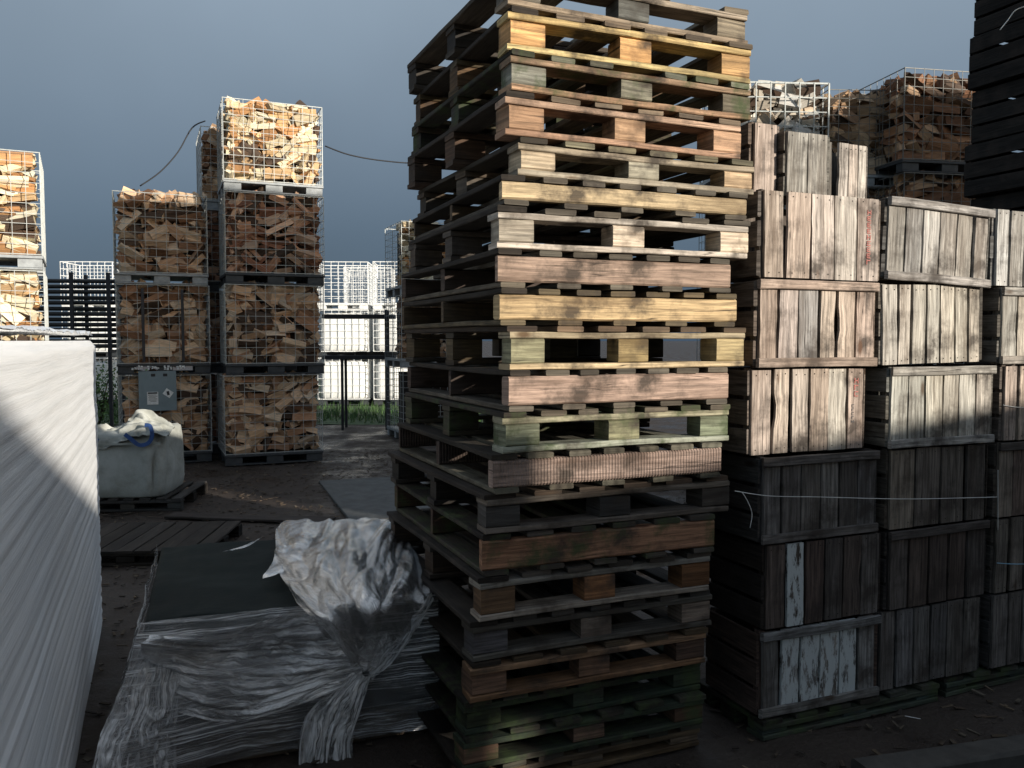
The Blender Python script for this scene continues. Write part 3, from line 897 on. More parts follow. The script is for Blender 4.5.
def tower(px, D, W, Dp, pitch, tiers, th, which, gname, zbot=.03, style='thin'):
    """tiers listed from the top: dict(pal, L, r, label, faces, ...)"""
    o = Vector((at(px, 384, D).x, D, 0))
    n = len(tiers)
    roots = []
    for i, t in enumerate(tiers):
        zb = zbot + (n - 1 - i) * pitch
        H = pitch - .006
        jx = rnd.uniform(-.02, .02)
        org = o + Vector((jx + t.get('dx', 0), rnd.uniform(-.02, .02), zb))
        rz = th + R(rnd.uniform(-.8, .8))
        roots.append(make_cage(org, rz, W, Dp, H, t['label'], 'wire cages filled with firewood', wire=t.get('wire'), skid=t.get('skid'), style=t.get('style', style)))
        T = Matrix.Translation(org) @ Matrix.Rotation(rz, 4, 'Z')
        z0_ = .15
        vis = t.get('vis', 1.0) / D ** 2
        gl = 'firewood logs in ' + t['where']
        lab = 'split firewood log packed in ' + t['where']
        top = H - .02 + t.get('heap', 0)
        if t.get('front', True):
            fill_face(W, top, T, t.get('rows', 11), t['pal'], t.get('L', .27), t.get('r', .085), lab, gl, vis, z0_, endy=t.get('end', .35), ang=t.get('ang', 26))
        if t.get('side', False):
            T2 = T @ Matrix.Rotation(R(-90), 4, 'Z') @ Matrix.Translation((-Dp, 0, 0))
            # side plane: along = -y, in = +x
            T2 = T @ Matrix(((0, 1, 0, 0), (-1, 0, 0, Dp), (0, 0, 1, 0), (0, 0, 0, 1)))
            fill_face(Dp, top, T2, t.get('rows', 11), t['pal'], t.get('L', .27), t.get('r', .085), lab, gl, vis * .2, z0_, endy=.5, layers=1)
        box_world(CORE, T, (.17, .17, .14), (W - .12, Dp - .12, top - .06), (.02, .012, .008))  # near-black filler block, paints the shade seen between the logs
        if i == 0 or t.get('top'):
            for _ in range(26):
                x, y = rnd.uniform(.18, W - .18), rnd.uniform(.18, Dp - .2)
                Mx = T @ Matrix.Translation((x, y, top - .02 + rnd.uniform(0, .035))) @ Matrix.Rotation(rnd.random() * 6.28, 4, 'Z') @ Matrix.Rotation(R(rnd.gauss(0, 9)), 4, 'Y') @ Matrix.Rotation(rnd.random() * 6.28, 4, 'X')
                LOGS.append((-1, Mx, t.get('L', .27), t.get('r', .085), t['pal'], lab, gl, rnd.random()))
    return roots

PT = 1.135
T2r = tower(226, 10.4, 1.2, 1.0, PT, [
    dict(pal=PALE, label='topmost firewood cage of the tallest central tower, sunlit', where='the sunlit topmost cage of the tallest central tower', L=.32, r=.09, rows=12, end=.15, ang=34, side=True),
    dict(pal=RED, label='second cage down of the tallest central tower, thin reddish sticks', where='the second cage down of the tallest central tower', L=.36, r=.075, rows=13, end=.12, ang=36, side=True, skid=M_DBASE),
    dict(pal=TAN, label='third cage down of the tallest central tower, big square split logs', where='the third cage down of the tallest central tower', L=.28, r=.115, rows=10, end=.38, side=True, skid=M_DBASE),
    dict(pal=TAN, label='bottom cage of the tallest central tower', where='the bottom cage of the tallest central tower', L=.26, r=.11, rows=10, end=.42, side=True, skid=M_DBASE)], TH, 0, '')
T1r = tower(118, 10.4, 1.08, 1.0, PT, [
    dict(pal=BRN, label='top cage of the three cage tower left of the tallest one', where='the top cage of the three cage tower', L=.30, r=.115, rows=10, end=.35),
    dict(pal=BRN, label='middle cage of the three cage tower, with dark upright straps', where='the middle cage of the three cage tower', L=.28, r=.11, rows=10, end=.38, skid=M_DBASE),
    dict(pal=TAN, label='bottom cage of the three cage tower with a grey plate on its front', where='the bottom cage of the three cage tower', L=.26, r=.105, rows=10, end=.4, skid=M_DBASE)], TH, 0, '')
th0 = R(28)
W0 = 1.2
xr = at(47, 384, 8.1).x
px0 = 512 + (xr - W0 * math.cos(th0)) / (8.1 - W0 * math.sin(th0)) * F
T0r = tower(px0, 8.1 - W0 * math.sin(th0), W0, 1.0, 1.12, [
    dict(pal=PALE, label='top firewood cage at the left picture edge, brightly lit', where='the top cage at the left picture edge', L=.33, r=.08, rows=12, end=.12, ang=15, wire=M_WIRE),
    dict(pal=PALE, label='second firewood cage at the left edge, above the white stack', where='the second cage at the left picture edge', L=.28, r=.10, rows=9, end=.25),
    dict(pal=PALE, label='bottom firewood cage at the left edge, hidden behind the white stack', where='the bottom cage at the left picture edge', front=False)], th0, 0, '')
T3o = Vector((at(226, 384, 10.4).x, 10.4, 0)) + ay * 1.25 - bx * .16
T3r = tower(512 + T3o.x / T3o.y * F, T3o.y, 1.2, 1.0, PT - .02, [
    dict(pal=BRN, label='top cage of the tower directly behind the tallest central tower', where='the top cage of the tower behind the tallest one', front=True, side=True, vis=.2),
    dict(pal=RED, label='second cage of the tower directly behind the tallest central tower', where='the second cage of the tower behind the tallest one', front=True, side=True, vis=.1, skid=M_DBASE),
    dict(pal=RED, label='third cage of the tower directly behind the tallest central tower', where='the third cage of the tower behind the tallest one', vis=.1, skid=M_DBASE),
    dict(pal=RED, label='bottom cage of the tower directly behind the tallest central tower', where='the bottom cage of the tower behind the tallest one', vis=.1, skid=M_DBASE)], TH, 0, '')
T4r = tower(403, 13.0, 1.2, 1.0, PT, [
    dict(pal=PALE, label='top cage of the tower just showing left of the pallet stack', where='the top cage peeping out beside the pallet stack', vis=.2, wire=M_WIRE),
    dict(pal=BRN, label='middle cage of the tower just showing left of the pallet stack', where='the middle cage peeping out beside the pallet stack', vis=.2),
    dict(pal=BRN, label='bottom cage of the tower just showing left of the pallet stack', where='the bottom cage peeping out beside the pallet stack', vis=.2, front=False)], TH, 0, '')
# three towers behind the crates on the right
low = lambda s, k: dict(pal=RED, label=f'{k} cage down of the {s}', where=f'the {k} cage down of the {s}', front=False, skid=M_DBASE)
rr = R(14)
tower(722, 9.8, 1.2, 1.0, PT, [dict(pal=GREYW, label='upper cage of bleached logs in thick white wire, behind the crates', where='the thick wired cage behind the crates', L=.26, r=.13, rows=8, end=.35, style='thick', heap=.0),
     low('tower of bleached logs', 'second'), low('tower of bleached logs', 'third'), low('tower of bleached logs', 'fourth')], R(4), 0, '')
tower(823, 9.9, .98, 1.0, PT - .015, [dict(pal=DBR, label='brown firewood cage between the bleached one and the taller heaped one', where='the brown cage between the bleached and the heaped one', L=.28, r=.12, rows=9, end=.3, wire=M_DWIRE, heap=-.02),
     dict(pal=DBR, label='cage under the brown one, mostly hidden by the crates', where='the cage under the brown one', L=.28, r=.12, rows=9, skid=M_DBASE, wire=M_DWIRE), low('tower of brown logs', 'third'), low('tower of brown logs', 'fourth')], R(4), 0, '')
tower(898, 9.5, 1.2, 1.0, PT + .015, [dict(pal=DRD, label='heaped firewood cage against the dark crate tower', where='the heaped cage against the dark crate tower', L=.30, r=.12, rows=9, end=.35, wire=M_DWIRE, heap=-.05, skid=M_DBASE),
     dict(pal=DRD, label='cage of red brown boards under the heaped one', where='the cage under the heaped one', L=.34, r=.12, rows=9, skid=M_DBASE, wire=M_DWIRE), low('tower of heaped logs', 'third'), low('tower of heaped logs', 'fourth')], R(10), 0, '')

# the logs: the 300 that show largest are things, the rest one mass
LOGS.sort(key=lambda t: -t[0])
for k, (s, Mx, L, r, pal, lab, grp, _) in enumerate(LOGS):
    if k < 300 and s > 0:
        m = MB(); log_geo(m, Matrix.Identity(4), L, r, pal)
        o = m.build('firewood_log', M_LOG); o.matrix_world = Mx
        tag(o, lab, 'log', grp)
    else:
        log_geo(CORE, Mx, L, r, pal)
o = CORE.build('firewood', M_LOG); tag(o, 'split firewood filling the wire cages behind the foremost logs', 'firewood', kind='stuff')

# grey plate and printing on the three cage tower
root = T1r[2]
m = MB(); m.plank((.45, -.03, .93), (.44, .012, .50), 2, (1, 1, 1), .004, 0, 1)
pl = m.build('plate', M_PLATE, root)
m = MB(); m.plank((.39, -.039, .84), (.13, .004, .16), 2, (1, 1, 1), .001, 0, 1); m.build('sticker', M_STICK, pl)
m = MB(); m.plank((.57, -.039, .90), (.10, .004, .085), 2, (1, 1, 1), .001, 0, 1, rot=Matrix.Rotation(R(35), 3, 'Y')); m.build('warning_label', M_STICK, pl)
m = MB(); m.plank((.39, -.0425, .905), (.11, .002, .018), 0, (1, 1, 1), .0005, 0, 1); m.build('header_bar', M_INK, pl)
for k in range(6):
    m = MB(); m.plank((.39 + rnd.uniform(-.01, .01), -.0425, .80 + k * .016), (.07 + rnd.random() * .03, .002, .004), 0, (1, 1, 1), .0005, 0, 1); m.build('text_line', M_INK, pl)
m = MB(); m.plank((.57, -.0425, .90), (.05, .002, .03), 0, (1, 1, 1), .0005, 0, 1, rot=Matrix.Rotation(R(80), 3, 'Y')); m.build('warning_symbol', M_INK, pl)
for x in (.40, .54):
    m = MB(); m.plank((x, -.038, 1.13), (.05, .004, .035), 0, (1, 1, 1), .001, 0, 1); m.build('slot', M_INK, pl)

m = MB()
x = .16
for wd in (4, 0, 4, 0, 3, 0, 3):
    if wd == 0: x += .05; continue
    for _ in range(wd):
        for kk in range(3):
            m.plank((x + rnd.uniform(0, .02), -.02, .085 + rnd.uniform(-.02, .02)), (rnd.uniform(.008, .026), .003, rnd.uniform(.008, .03)), 0, (1, 1, 1), .0005, 0, 1)
        x += .034
m.build('worn_lettering', M_STICK, T1r[1])
m = MB()
for x in (.30, .76): m.plank((x, -.02, .62), (.035, .012, .92), 2, (1, 1, 1), .003, 0, 2)
m.build('strap', M_STEEL, T1r[1])

# ------------------------------------------------------------------ row of white totes far behind
def make_tote(org, rz, full, label):
    W, Dp, H = 1.2, 1.0, 1.13
    root = make_cage(org, rz, W, Dp, H, label, 'white tank cages in the far row', style='thick', wire=M_WWIRE, skid=M_DBASE if full else M_WWIRE, name='tank_cage', cat='tank')
    if full:
        m = MB()
        prof = []
        n = 28
        rings = [(.14, .86), (.17, .98), (.3, 1), (.9, 1), (1.02, .97), (1.06, .80), (1.065, .25), (1.10, .12), (1.11, .02)]
        vs = []
        for z, s in rings:
            for i in range(n):
                a = 2 * math.pi * (i + .5) / n
                c, s_ = math.cos(a), math.sin(a)
                e_ = .28
                x = math.copysign(abs(c) ** e_, c) * (W / 2 - .03) * s; y = math.copysign(abs(s_) ** e_, s_) * (Dp / 2 - .03) * s
                vs.append((W / 2 + x, Dp / 2 + y, z))
        fs = [[k * n + i, k * n + (i + 1) % n, (k + 1) * n + (i + 1) % n, (k + 1) * n + i] for k in range(len(rings) - 1) for i in range(n)]
        fs += [[(len(rings) - 1) * n + i for i in range(n)], list(range(n))[::-1]]
        m.add(vs, fs, (1, 1, 1))
        if 'tank' in obj_cache: inst('tank', obj_cache['tank'], root)
        else: obj_cache['tank'] = m.build('tank', M_TANK, root, smooth=True)
    return root
lvl = ['bottom', 'middle', 'top']
for k, (px, where) in enumerate(((64, 'of the far row beside the pipe rack'), (318, 'of the far row just right of the tallest tower'), (374, 'of the far row beside the pallet stack'), (345, 'of the rearmost row between the others'))):
    DT = 20 if k < 3 else 21.6
    p_ = at(px, 384, DT)
    for t in range(3):
        full = t < 2
        make_tote(Vector((p_.x, DT + rnd.uniform(-.03, .03), .045 + t * 1.14)), R(3), full, (f'white caged tank, {lvl[t]} one ' if full else 'empty tank cage on top ') + where)

# dark work rack in the gap
root = empty('steel_rack', at(322, 384, 14.5) * 1, R(4), 'dark steel rack with a shelf of odds and ends before the far tanks', 'rack')
root.location.z = .03
m = MB(); m.plank((.62, .3, 1.27), (1.24, .6, .07), 0, (1, 1, 1), .005, 0, 2); m.build('shelf', M_STEEL, root)
m = MB(); m.plank((.62, .3, 1.98), (1.24, .5, .07), 0, (1, 1, 1), .005, 0, 2); m.build('shelf', M_STEEL, root)
for x, h in ((.34, 1.24), (1.10, 2.1)):
    for y in (.05, .55):
        m = MB(); m.plank((x, y, h / 2), (.045, .045, h), 2, (1, 1, 1), .004, 0, 1); m.build('post', M_STEEL, root)
for k in range(5):
    m = MB(); w = rnd.uniform(.12, .3)
    m.plank((0, 0, .035), (w, .2, .05 + .03 * rnd.random()), 0, vary((.06, .05, .04), .4), .006, .004, 2)
    o = m.build('timber_offcut', M_WOOD); q = root.location + Vector((.15 + k * .24, .3, 1.30)); o.location = q; o.rotation_euler = (0, 0, rnd.uniform(-.3, .3))
    tag(o, 'dark timber offcut lying on the steel rack shelf', 'offcut', 'offcuts on the steel rack')

# black pipes on a rack, left background
rk = at(40, 384, 13.5)
root = empty('pipe_rack', (rk.x, 13.5, .02), R(5), 'black upright frame holding the long black pipes', 'rack')
for x in (.55, 1.12):
    for y in (-.06, .5):
        m = MB(); m.plank((x, y, 1.28), (.05, .05, 2.55), 2, (1, 1, 1), .004, 0, 1)
        m.bar((x, y, 2.55), (x + .001, y, 2.66), .035)
        m.build('post', M_STEEL, root)
m = MB(); 
for x in (.55, 1.12): m.plank((x, .22, 1.40), (.05, .62, .05), 1, (1, 1, 1), .004, 0, 1)
m.build('crossbar', M_STEEL, root)
for k in range(13):
    m = MB(); m.bar((0, 0, 0), (1.55, 0, 0), .034, n=10)
    o = m.build('black_pipe', M_BLACK); q = root.location + Vector((-.25, (.06 + (k % 2) * .1), 1.475 + k * .088)); q = root.location + Matrix.Rotation(R(5), 3, 'Z') @ (q - root.location)
    o.location = q; o.rotation_euler = (0, R(rnd.uniform(-.4, .4)), R(5)); tag(o, 'long black pipe lying across the rack left of the three cage tower', 'pipe', 'black pipes on the rack')
# stack of black boxes under the pipes
# shrub
root = empty('green_shrub', at(97, 384, 15.2), 0, 'green leafy shrub glimpsed above the bulk bag', 'shrub'); root.location.z = .03
m = MB()
for _ in range(1500):
    a, b_, c_ = rnd.gauss(0, .38), rnd.gauss(0, .3), abs(rnd.gauss(.55, .32))
    s = rnd.uniform(.02, .045); d1 = Vector((rnd.uniform(-1, 1), rnd.uniform(-1, 1), rnd.uniform(-1, 1))).normalized(); d2 = d1.orthogonal().normalized()
    p_ = Vector((a, b_, c_))
    m.quad([p_ - d1 * s, p_ + d2 * s * .5, p_ + d1 * s, p_ - d2 * s * .5], vary((.07, .14, .03), .5, .2))
m.build('foliage', M_LEAF, root)
m = MB()
for _ in range(7): m.bar((0, 0, 0), (rnd.gauss(0, .25), rnd.gauss(0, .2), rnd.uniform(.5, .9)), .012, (.05, .035, .02), 5)
m.build('stem', M_WOOD, root)
m = MB(); m.plank((0, 0, .62), (.07, .05, 1.35), 2, (.03, .03, .03), .004, 0, 2)
o = m.build('leaning_plank', M_WOOD); o.location = at(99, 384, 11.6); o.location.z = .0; o.rotation_euler = (R(-6), R(34), 0)
tag(o, 'dark plank leaning towards the three cage tower above the bag', 'plank')

# ------------------------------------------------------------------ bulk bag on its pallet
DB_ = 7.6
pb = atz(92, 497, .0)
org = Vector((at(70, 384, DB_).x, DB_, .02))
make_pallet(org, R(6), .95, .95, .12, 'block', (.05, .045, .04), (.05, .045, .04), (.05, .045, .04), 'dark wet pallet under the bulk bag', 'pallets lying on the ground', nsl=7)
broot = empty('bulk_bag', org + Vector((.03, .03, .122)), R(6), 'grubby white bulk bag with blue loops, slumped open', 'bulk bag')
m = MB(); n = 72
W, Dp = .76, .80
rings = [(0, .93), (.015, .97), (.10, 1.02), (.22, 1.04), (.34, 1.02), (.44, .99), (.50, .96), (.545, .93), (.57, .86), (.575, .74), (.56, .60), (.54, .4), (.535, .2), (.535, .02)]
vs = []
for k, (z, s) in enumerate(rings):
    for i in range(n):
        a = 2 * math.pi * i / n; c, s_ = math.cos(a), math.sin(a); e_ = .32
        x = math.copysign(abs(c) ** e_, c) * W / 2 * s; y = math.copysign(abs(s_) ** e_, s_) * Dp / 2 * s
        nn = noise.noise(Vector((x * 3, y * 3, z * 3)))
        n2 = noise.noise(Vector((x * 9, y * 9, z * 14)))
        cz_ = abs(noise.noise(Vector((x * 5 + 2, y * 5, z * 2.2 + x * 3))))
        f = .03 * nn + .012 * n2 - .05 * max(0, .16 - cz_) / .16 * min(1, z / .15) * (1 if k < 9 else .3)
        zz = z
        if k >= 5: zz += .07 * noise.noise(Vector((x * 3.2 + 5, y * 3, 1))) * min(1, (k - 4) / 3) + (.07 * (x / W + .3) if k >= 7 else 0)
        vs.append((W / 2 + x * (1 + f / .4), Dp / 2 + y * (1 + f / .4), max(0, zz)))
fs = [[k * n + i, k * n + (i + 1) % n, (k + 1) * n + (i + 1) % n, (k + 1) * n + i] for k in range(len(rings) - 1) for i in range(n)]
fs += [[(len(rings) - 1) * n + i for i in range(n)], list(range(n))[::-1]]
m.add(vs, fs, (1, 1, 1)); m.build('sack', M_BAG, broot, smooth=True)
# folded collar flap over the top
def sheet(name, mat, parent, corners, nu, nv, disp, thick=.006, seed=0, bulge=None, smooth=True, uvs=(1, 1)):
    """sheet between edge curves: corners = function (u,v)->Vector; given real thickness"""
    m = MB(); pts = []
    for j in range(nv + 1):
        for i in range(nu + 1):
            u, v = i / nu, j / nv
            pts.append(corners(u, v))
    # normals
    def P_(i, j): return pts[min(max(j, 0), nv) * (nu + 1) + min(max(i, 0), nu)]
    out = []; uvl = []
    for j in range(nv + 1):
        for i in range(nu + 1):
            nn = (P_(i + 1, j) - P_(i - 1, j)).cross(P_(i, j + 1) - P_(i, j - 1))
            nn = nn.normalized() if nn.length > 1e-9 else Vector((0, 0, 1))
            out.append(P_(i, j) + nn * disp(i / nu, j / nv)); uvl.append(nn)
    N_ = len(out)
    back = [p_ - uvl[k] * thick for k, p_ in enumerate(out)]
    fs = []; uv = []
    U, V = uvs
    for j in range(nv):
        for i in range(nu):
            f = [j * (nu + 1) + i, j * (nu + 1) + i + 1, (j + 1) * (nu + 1) + i + 1, (j + 1) * (nu + 1) + i]
            q = [(i / nu * U, j / nv * V), ((i + 1) / nu * U, j / nv * V), ((i + 1) / nu * U, (j + 1) / nv * V), (i / nu * U, (j + 1) / nv * V)]
            fs.append(f); uv.append(q)
            fs.append([N_ + x for x in f[::-1]]); uv.append(q[::-1])
    if thick > 0:
        m.add(out + back, fs, (1, 1, 1), uv)
    else:
        m.add(out, fs[::2], (1, 1, 1), uv[::2])
    return m.build(name, mat, parent, smooth=smooth)
def flapf(u, v):
    x = -.02 + u * .82
    zt_ = .60 + .20 * math.exp(-((u - .62) / .22) ** 2) + .04 * math.sin(u * 9)
    zl = .50 + .06 * u - .04 * math.sin(u * 6.3)
    y = -.03 + .26 * v
    return Vector((x, y, zl + (zt_ - zl) * v ** .8))
sheet('collar', M_BAG, broot, flapf, 70, 26, lambda u, v: .06 * (.5 - 2 * abs(noise.noise(Vector((u * 3 + v * 2.5, v * 2.4 - u * 1.5, 2))))) + .03 * (.4 - 2 * abs(noise.noise(Vector((u * 8 + v * 3, v * 5, 5))))), .008)
def strap_loop(pts, w=.045):
    m = MB(); pts = [Vector(p_) for p_ in pts]
    # smooth
    fine = []
    for k in range(len(pts) - 1):
        p0, p1, p2, p3 = pts[max(k - 1, 0)], pts[k], pts[k + 1], pts[min(k + 2, len(pts) - 1)]
        for s in range(6):
            t = s / 6
            fine.append(.5 * ((2 * p1) + (-p0 + p2) * t + (2 * p0 - 5 * p1 + 4 * p2 - p3) * t * t + (-p0 + 3 * p1 - 3 * p2 + p3) * t ** 3))
    fine.append(pts[-1])
    vs = []
    for k, p_ in enumerate(fine):
        d = (fine[min(k + 1, len(fine) - 1)] - fine[max(k - 1, 0)]).normalized()
        sd_ = d.cross(Vector((0, -1, .2))).normalized() * w / 2
        nn = d.cross(sd_).normalized() * .0025
        vs += [p_ - sd_ - nn, p_ + sd_ - nn, p_ + sd_ + nn, p_ - sd_ + nn]
    fs = [[4 * k + i, 4 * k + (i + 1) % 4, 4 * k + 4 + (i + 1) % 4, 4 * k + 4 + i] for k in range(len(fine) - 1) for i in range(4)]
    m.add(vs, fs, (1, 1, 1)); return m
strap_loop([(.44, -.05, .60), (.49, -.055, .56), (.57, -.06, .50), (.65, -.055, .52), (.68, -.05, .59), (.66, -.04, .67), (.61, -.03, .68)], .036).build('lifting_loop', M_BLUE, broot)
m = MB()
for zz in (.505,): m.plank((.38, -.018, zz), (.72, .006, .02), 0, (1, 1, 1), .001, .002, 8)
m.build('seam', M_BAG, broot)
strap_loop([(.04, -.03, .64), (.08, -.055, .63), (.14, -.06, .58), (.21, -.055, .54)], .04).build('lifting_loop', M_BLUE, broot)

# low flat pallets on the ground between bag and black load
q = atz(100, 560, .12)
make_pallet((-3.28, 5.75, .02), R(4), 1.15, .95, .11, 'block', (.03, .024, .018), (.025, .02, .016), (.036, .029, .024), 'brown close boarded pallet lying on the ground before the bulk bag', 'pallets lying on the ground', nsl=9, slim=1.42)
# scattered boards
for (x, y, L, w, rz, c, lab) in ((-2.0, 6.3, 1.3, .14, 12, (.07, .045, .03), 'long brown board lying on the wet ground right of the close boarded pallet'),
                            (-1.25, 6.9, 1.0, .12, 30, (.075, .06, .05), 'short board lying on the ground behind the black load'),
                            (-2.3, 7.3, 1.5, .18, -8, (.05, .04, .035), 'wide dark board lying on the ground in front of the cage towers'),
                            (-1.0, 5.6, .8, .10, -20, (.08, .06, .045), 'small board lying on the ground close to the pallet stack')):
    m = MB(); m.plank((0, 0, .012), (L, w, .022), 0, c, .003, .002, 6, warp=.004)
    o = m.build('loose_board', M_WOOD); o.location = (x, y, .032); o.rotation_euler = (0, 0, R(rz)); tag(o, lab, 'board', 'boards lying on the yard')
# chips and debris
m = MB()
for _ in range(6500):
    x, y = rnd.uniform(-4.5, 3.8), rnd.uniform(2.6, 12)
    L = rnd.uniform(.012, .06)
    m.plank((x, y, .03 + rnd.uniform(-.004, .004)), (L, rnd.uniform(.006, .02), .005), 0, vary(rnd.choice([(.13, .10, .07), (.06, .045, .035), (.09, .07, .05)]), .4, .1), .001, 0, 1, rot=Matrix.Rotation(rnd.random() * 6.28, 3, 'Z') @ Matrix.Rotation(rnd.uniform(-.2, .2), 3, 'Y'))
o = m.build('wood_chips', M_WOOD); tag(o, 'splinters and bark chips scattered over the wet yard', 'debris', kind='stuff')

# ------------------------------------------------------------------ white wrapped stack at the left
LW, WW, HW = 3.5, 1.2, 1.575
far = Vector((-2.29, 4.62, 0))
ddir = Vector((math.sin(TH), -math.cos(TH), 0))     # toward the camera
wroot = empty('wrapped_stack', far + Vector((0, 0, .02)), 0, 'tall stack of white sheets wrapped in white film', 'wrapped stack')
nb = Vector((math.cos(TH), math.sin(TH), 0))
def wpt(s, t):   # s along toward camera, t outward (negative = into the stack)
    return ddir * s + nb * t
m = MB(); nl = 150; path = []
rc = .035
for i in range(81): path.append((rc + (LW - 2 * rc) * i / 80, 0.0, i))
# outline: right face (t=0) from far to near, rounded corners, then near end, left side, far end
outl = []
for i in range(111): outl.append((rc + (LW - 2 * rc) * i / 110, 0))
for a in range(1, 6): outl.append((LW - rc + rc * math.sin(R(a * 18)), -rc + rc * math.cos(R(a * 18))))
for i in range(1, 12): outl.append((LW, -rc - (WW - 2 * rc) * i / 11))
for i in range(1, 12): outl.append((LW - LW * i / 11, -WW))
for i in range(1, 12): outl.append((0, -WW + (WW - rc) * i / 11))
for a in range(1, 6): outl.append((rc - rc * math.cos(R(a * 18)), -rc + rc * math.sin(R(a * 18))))
no = len(outl)
per = [0]
for i in range(no): 
    a, b_ = outl[i], outl[(i + 1) % no]; per.append(per[-1] + math.hypot(a[0] - b_[0], a[1] - b_[1]))
cx_, cy_ = LW / 2, -WW / 2
vs = []
lay = [rnd.uniform(-1, 1) for _ in range(400)]
for k in range(nl + 1):
    z = HW * k / nl
    li = int(k / 2.2)
    off = .0028 * abs(math.sin(math.pi * (z + .006 * lay[int(z / .3)]) / .056)) + .0016 * lay[li]
    sag = .008 * noise.noise(Vector((0, 0, z * 4)))
    for i, (s, t) in enumerate(outl):
        n1 = noise.noise(Vector((s * 1.2, t * 1.2, z * 3))) * .004 + noise.noise(Vector((s * 2.2, t * 2.2, z * 60))) * .0012
        d = off + sag + n1
        if k > nl - 3: d -= .02 * (k - nl + 3) / 3
        ds = (s - cx_) / cx_; dt = (t - cy_) / -cy_
        ss = s + (d if s > LW - .01 else -d if s < .04 else 0)
        tt = t + (d if t > -.04 else -d if t < -WW + .01 else 0)
        p_ = wpt(ss, tt); vs.append((p_.x, p_.y, z + .006 * noise.noise(Vector((s * 1.5, t, z * 3)))))
fs = []; uv = []
for k in range(nl):
    for i in range(no):
        j = (i + 1) % no
        fs.append([k * no + j, k * no + i, (k + 1) * no + i, (k + 1) * no + j])
        uv.append([(per[i + 1], HW * k / nl), (per[i], HW * k / nl), (per[i], HW * (k + 1) / nl), (per[i + 1], HW * (k + 1) / nl)])
fs.append([nl * no + i for i in range(no)][::-1]); uv.append([(outl[i][0], outl[i][1]) for i in range(no)][::-1])
m.add(vs, fs, (1, 1, 1), uv); m.build('wrapped_sheets', M_WRAP, wroot, smooth=True)
# crumpled film over the top
def topf(u, v):
    s = .02 + (LW - .04) * u; t = -.01 - (WW - .03) * v
    p_ = wpt(s, t); return Vector((p_.x, p_.y, HW + .012))
sheet('crumpled_top_film', M_WRAP, wroot, topf, 150, 40, lambda u, v: -(.014 + .028 * abs(noise.noise(Vector((u * 11, v * 6, 0)))) + .018 * abs(noise.noise(Vector((u * 40, v * 16, 2))))) if False else (.014 + .03 * abs(noise.noise(Vector((u * 11, v * 6, 0)))) + .016 * abs(noise.noise(Vector((u * 45, v * 16, 2))))) * -1, .004, uvs=(3, 1))

# ------------------------------------------------------------------ black load in torn stretch film
TZ = .60
FL = atz(140, 640, TZ); FRt = atz(432, 590, TZ)
bdir = (FRt - FL); bW = bdir.length; ang = math.atan2(bdir.y, bdir.x)
ang = R(20)
fd = Vector((math.cos(ang), math.sin(ang), 0)); bW = bW * math.cos(math.atan2(bdir.y, bdir.x) - ang); FL = FRt - fd * bW
BR = atz(387, 527, TZ); BL = atz(172, 556, TZ)
bD = (BR - FRt).length
print('black load', bW, bD, math.degrees(ang), FL, FRt)
broot2 = empty('black_load', (FL.x, FL.y, .02), ang, 'black covered pallet load in torn and bunched clear stretch film', 'wrapped pallet')
# pallet below
for y in (.06, bD / 2, bD - .06):
    m = MB(); m.plank((bW / 2, y, .05), (bW, .1, .095), 0, (.06, .045, .03), .004, .001, 4); m.build('pallet_runner', M_WOOD, broot2)
m = MB(); m.plank((bW / 2, bD / 2, .11), (bW, bD, .02), 0, (.06, .045, .03), .004, .001, 4); m.build('pallet_deck', M_WOOD, broot2)
zt_ = TZ - .02
m = MB(); vs = []; nx_, ny_ = 40, 40
def topz(x, y): return zt_ - .012 + .014 * noise.noise(Vector((x * 3, y * 3, 0))) + .006 * noise.noise(Vector((x * 9, y * 8, 4)))
m2 = MB()
m.plank((bW / 2, bD / 2, (zt_ + .12) / 2 - .01), (bW - .012, bD - .012, zt_ - .16), 0, (1, 1, 1), .01, 0, 6)
m.build('black_boxes', M_BLACK, broot2)
def covf(u, v):
    x = -.012 + (bW + .024) * u; y = -.012 + (bD + .024) * v
    e_ = max(0, abs(u - .5) * 2 - .97) / .03; f_ = max(0, abs(v - .5) * 2 - .97) / .03
    return Vector((min(max(x, -.006), bW + .006), min(max(y, -.006), bD + .006), topz(x, y) - .05 * max(e_, f_)))
sheet('cover_sheet', M_COVER, broot2, covf, 70, 70, lambda u, v: .004 * noise.noise(Vector((u * 25, v * 4, 0))), .004)
# side wrap, flaring at the lower left
def wrap_side(f, uvs, name='side_wrap', mat=M_FILM, amp=.012):
    return sheet(name, mat, broot2, f, 90, 50, lambda u, v: amp * noise.noise(Vector((u * 6, v * 22, 1))) + amp * .4 * noise.noise(Vector((u * 30, v * 50, 4))), 0, uvs=uvs)
def frontf(u, v):
    fl = .16 * (1 - v) * max(0, 1 - u * 3.2)
    return Vector((-.012 + (bW + .03) * u - fl, -.022 - .02 * math.sin(v * 3.1) - fl * .8, .03 + (zt_ - .03) * v))
wrap_side(frontf, (1.2, .55))
wrap_side(lambda u, v: Vector((bW + .022 + .015 * math.sin(v * 3.1), -.02 + (bD + .03) * u, .03 + (zt_ - .03) * v)), (1.2, .55))
def leftf(u, v):
    fl = .16 * (1 - v) * max(0, 1 - u * 1.5)
    return Vector((-.018 - fl, -.02 + (bD + .03) * u - fl * .8, .03 + (zt_ - .03) * v))
wrap_side(leftf, (1.2, .55))
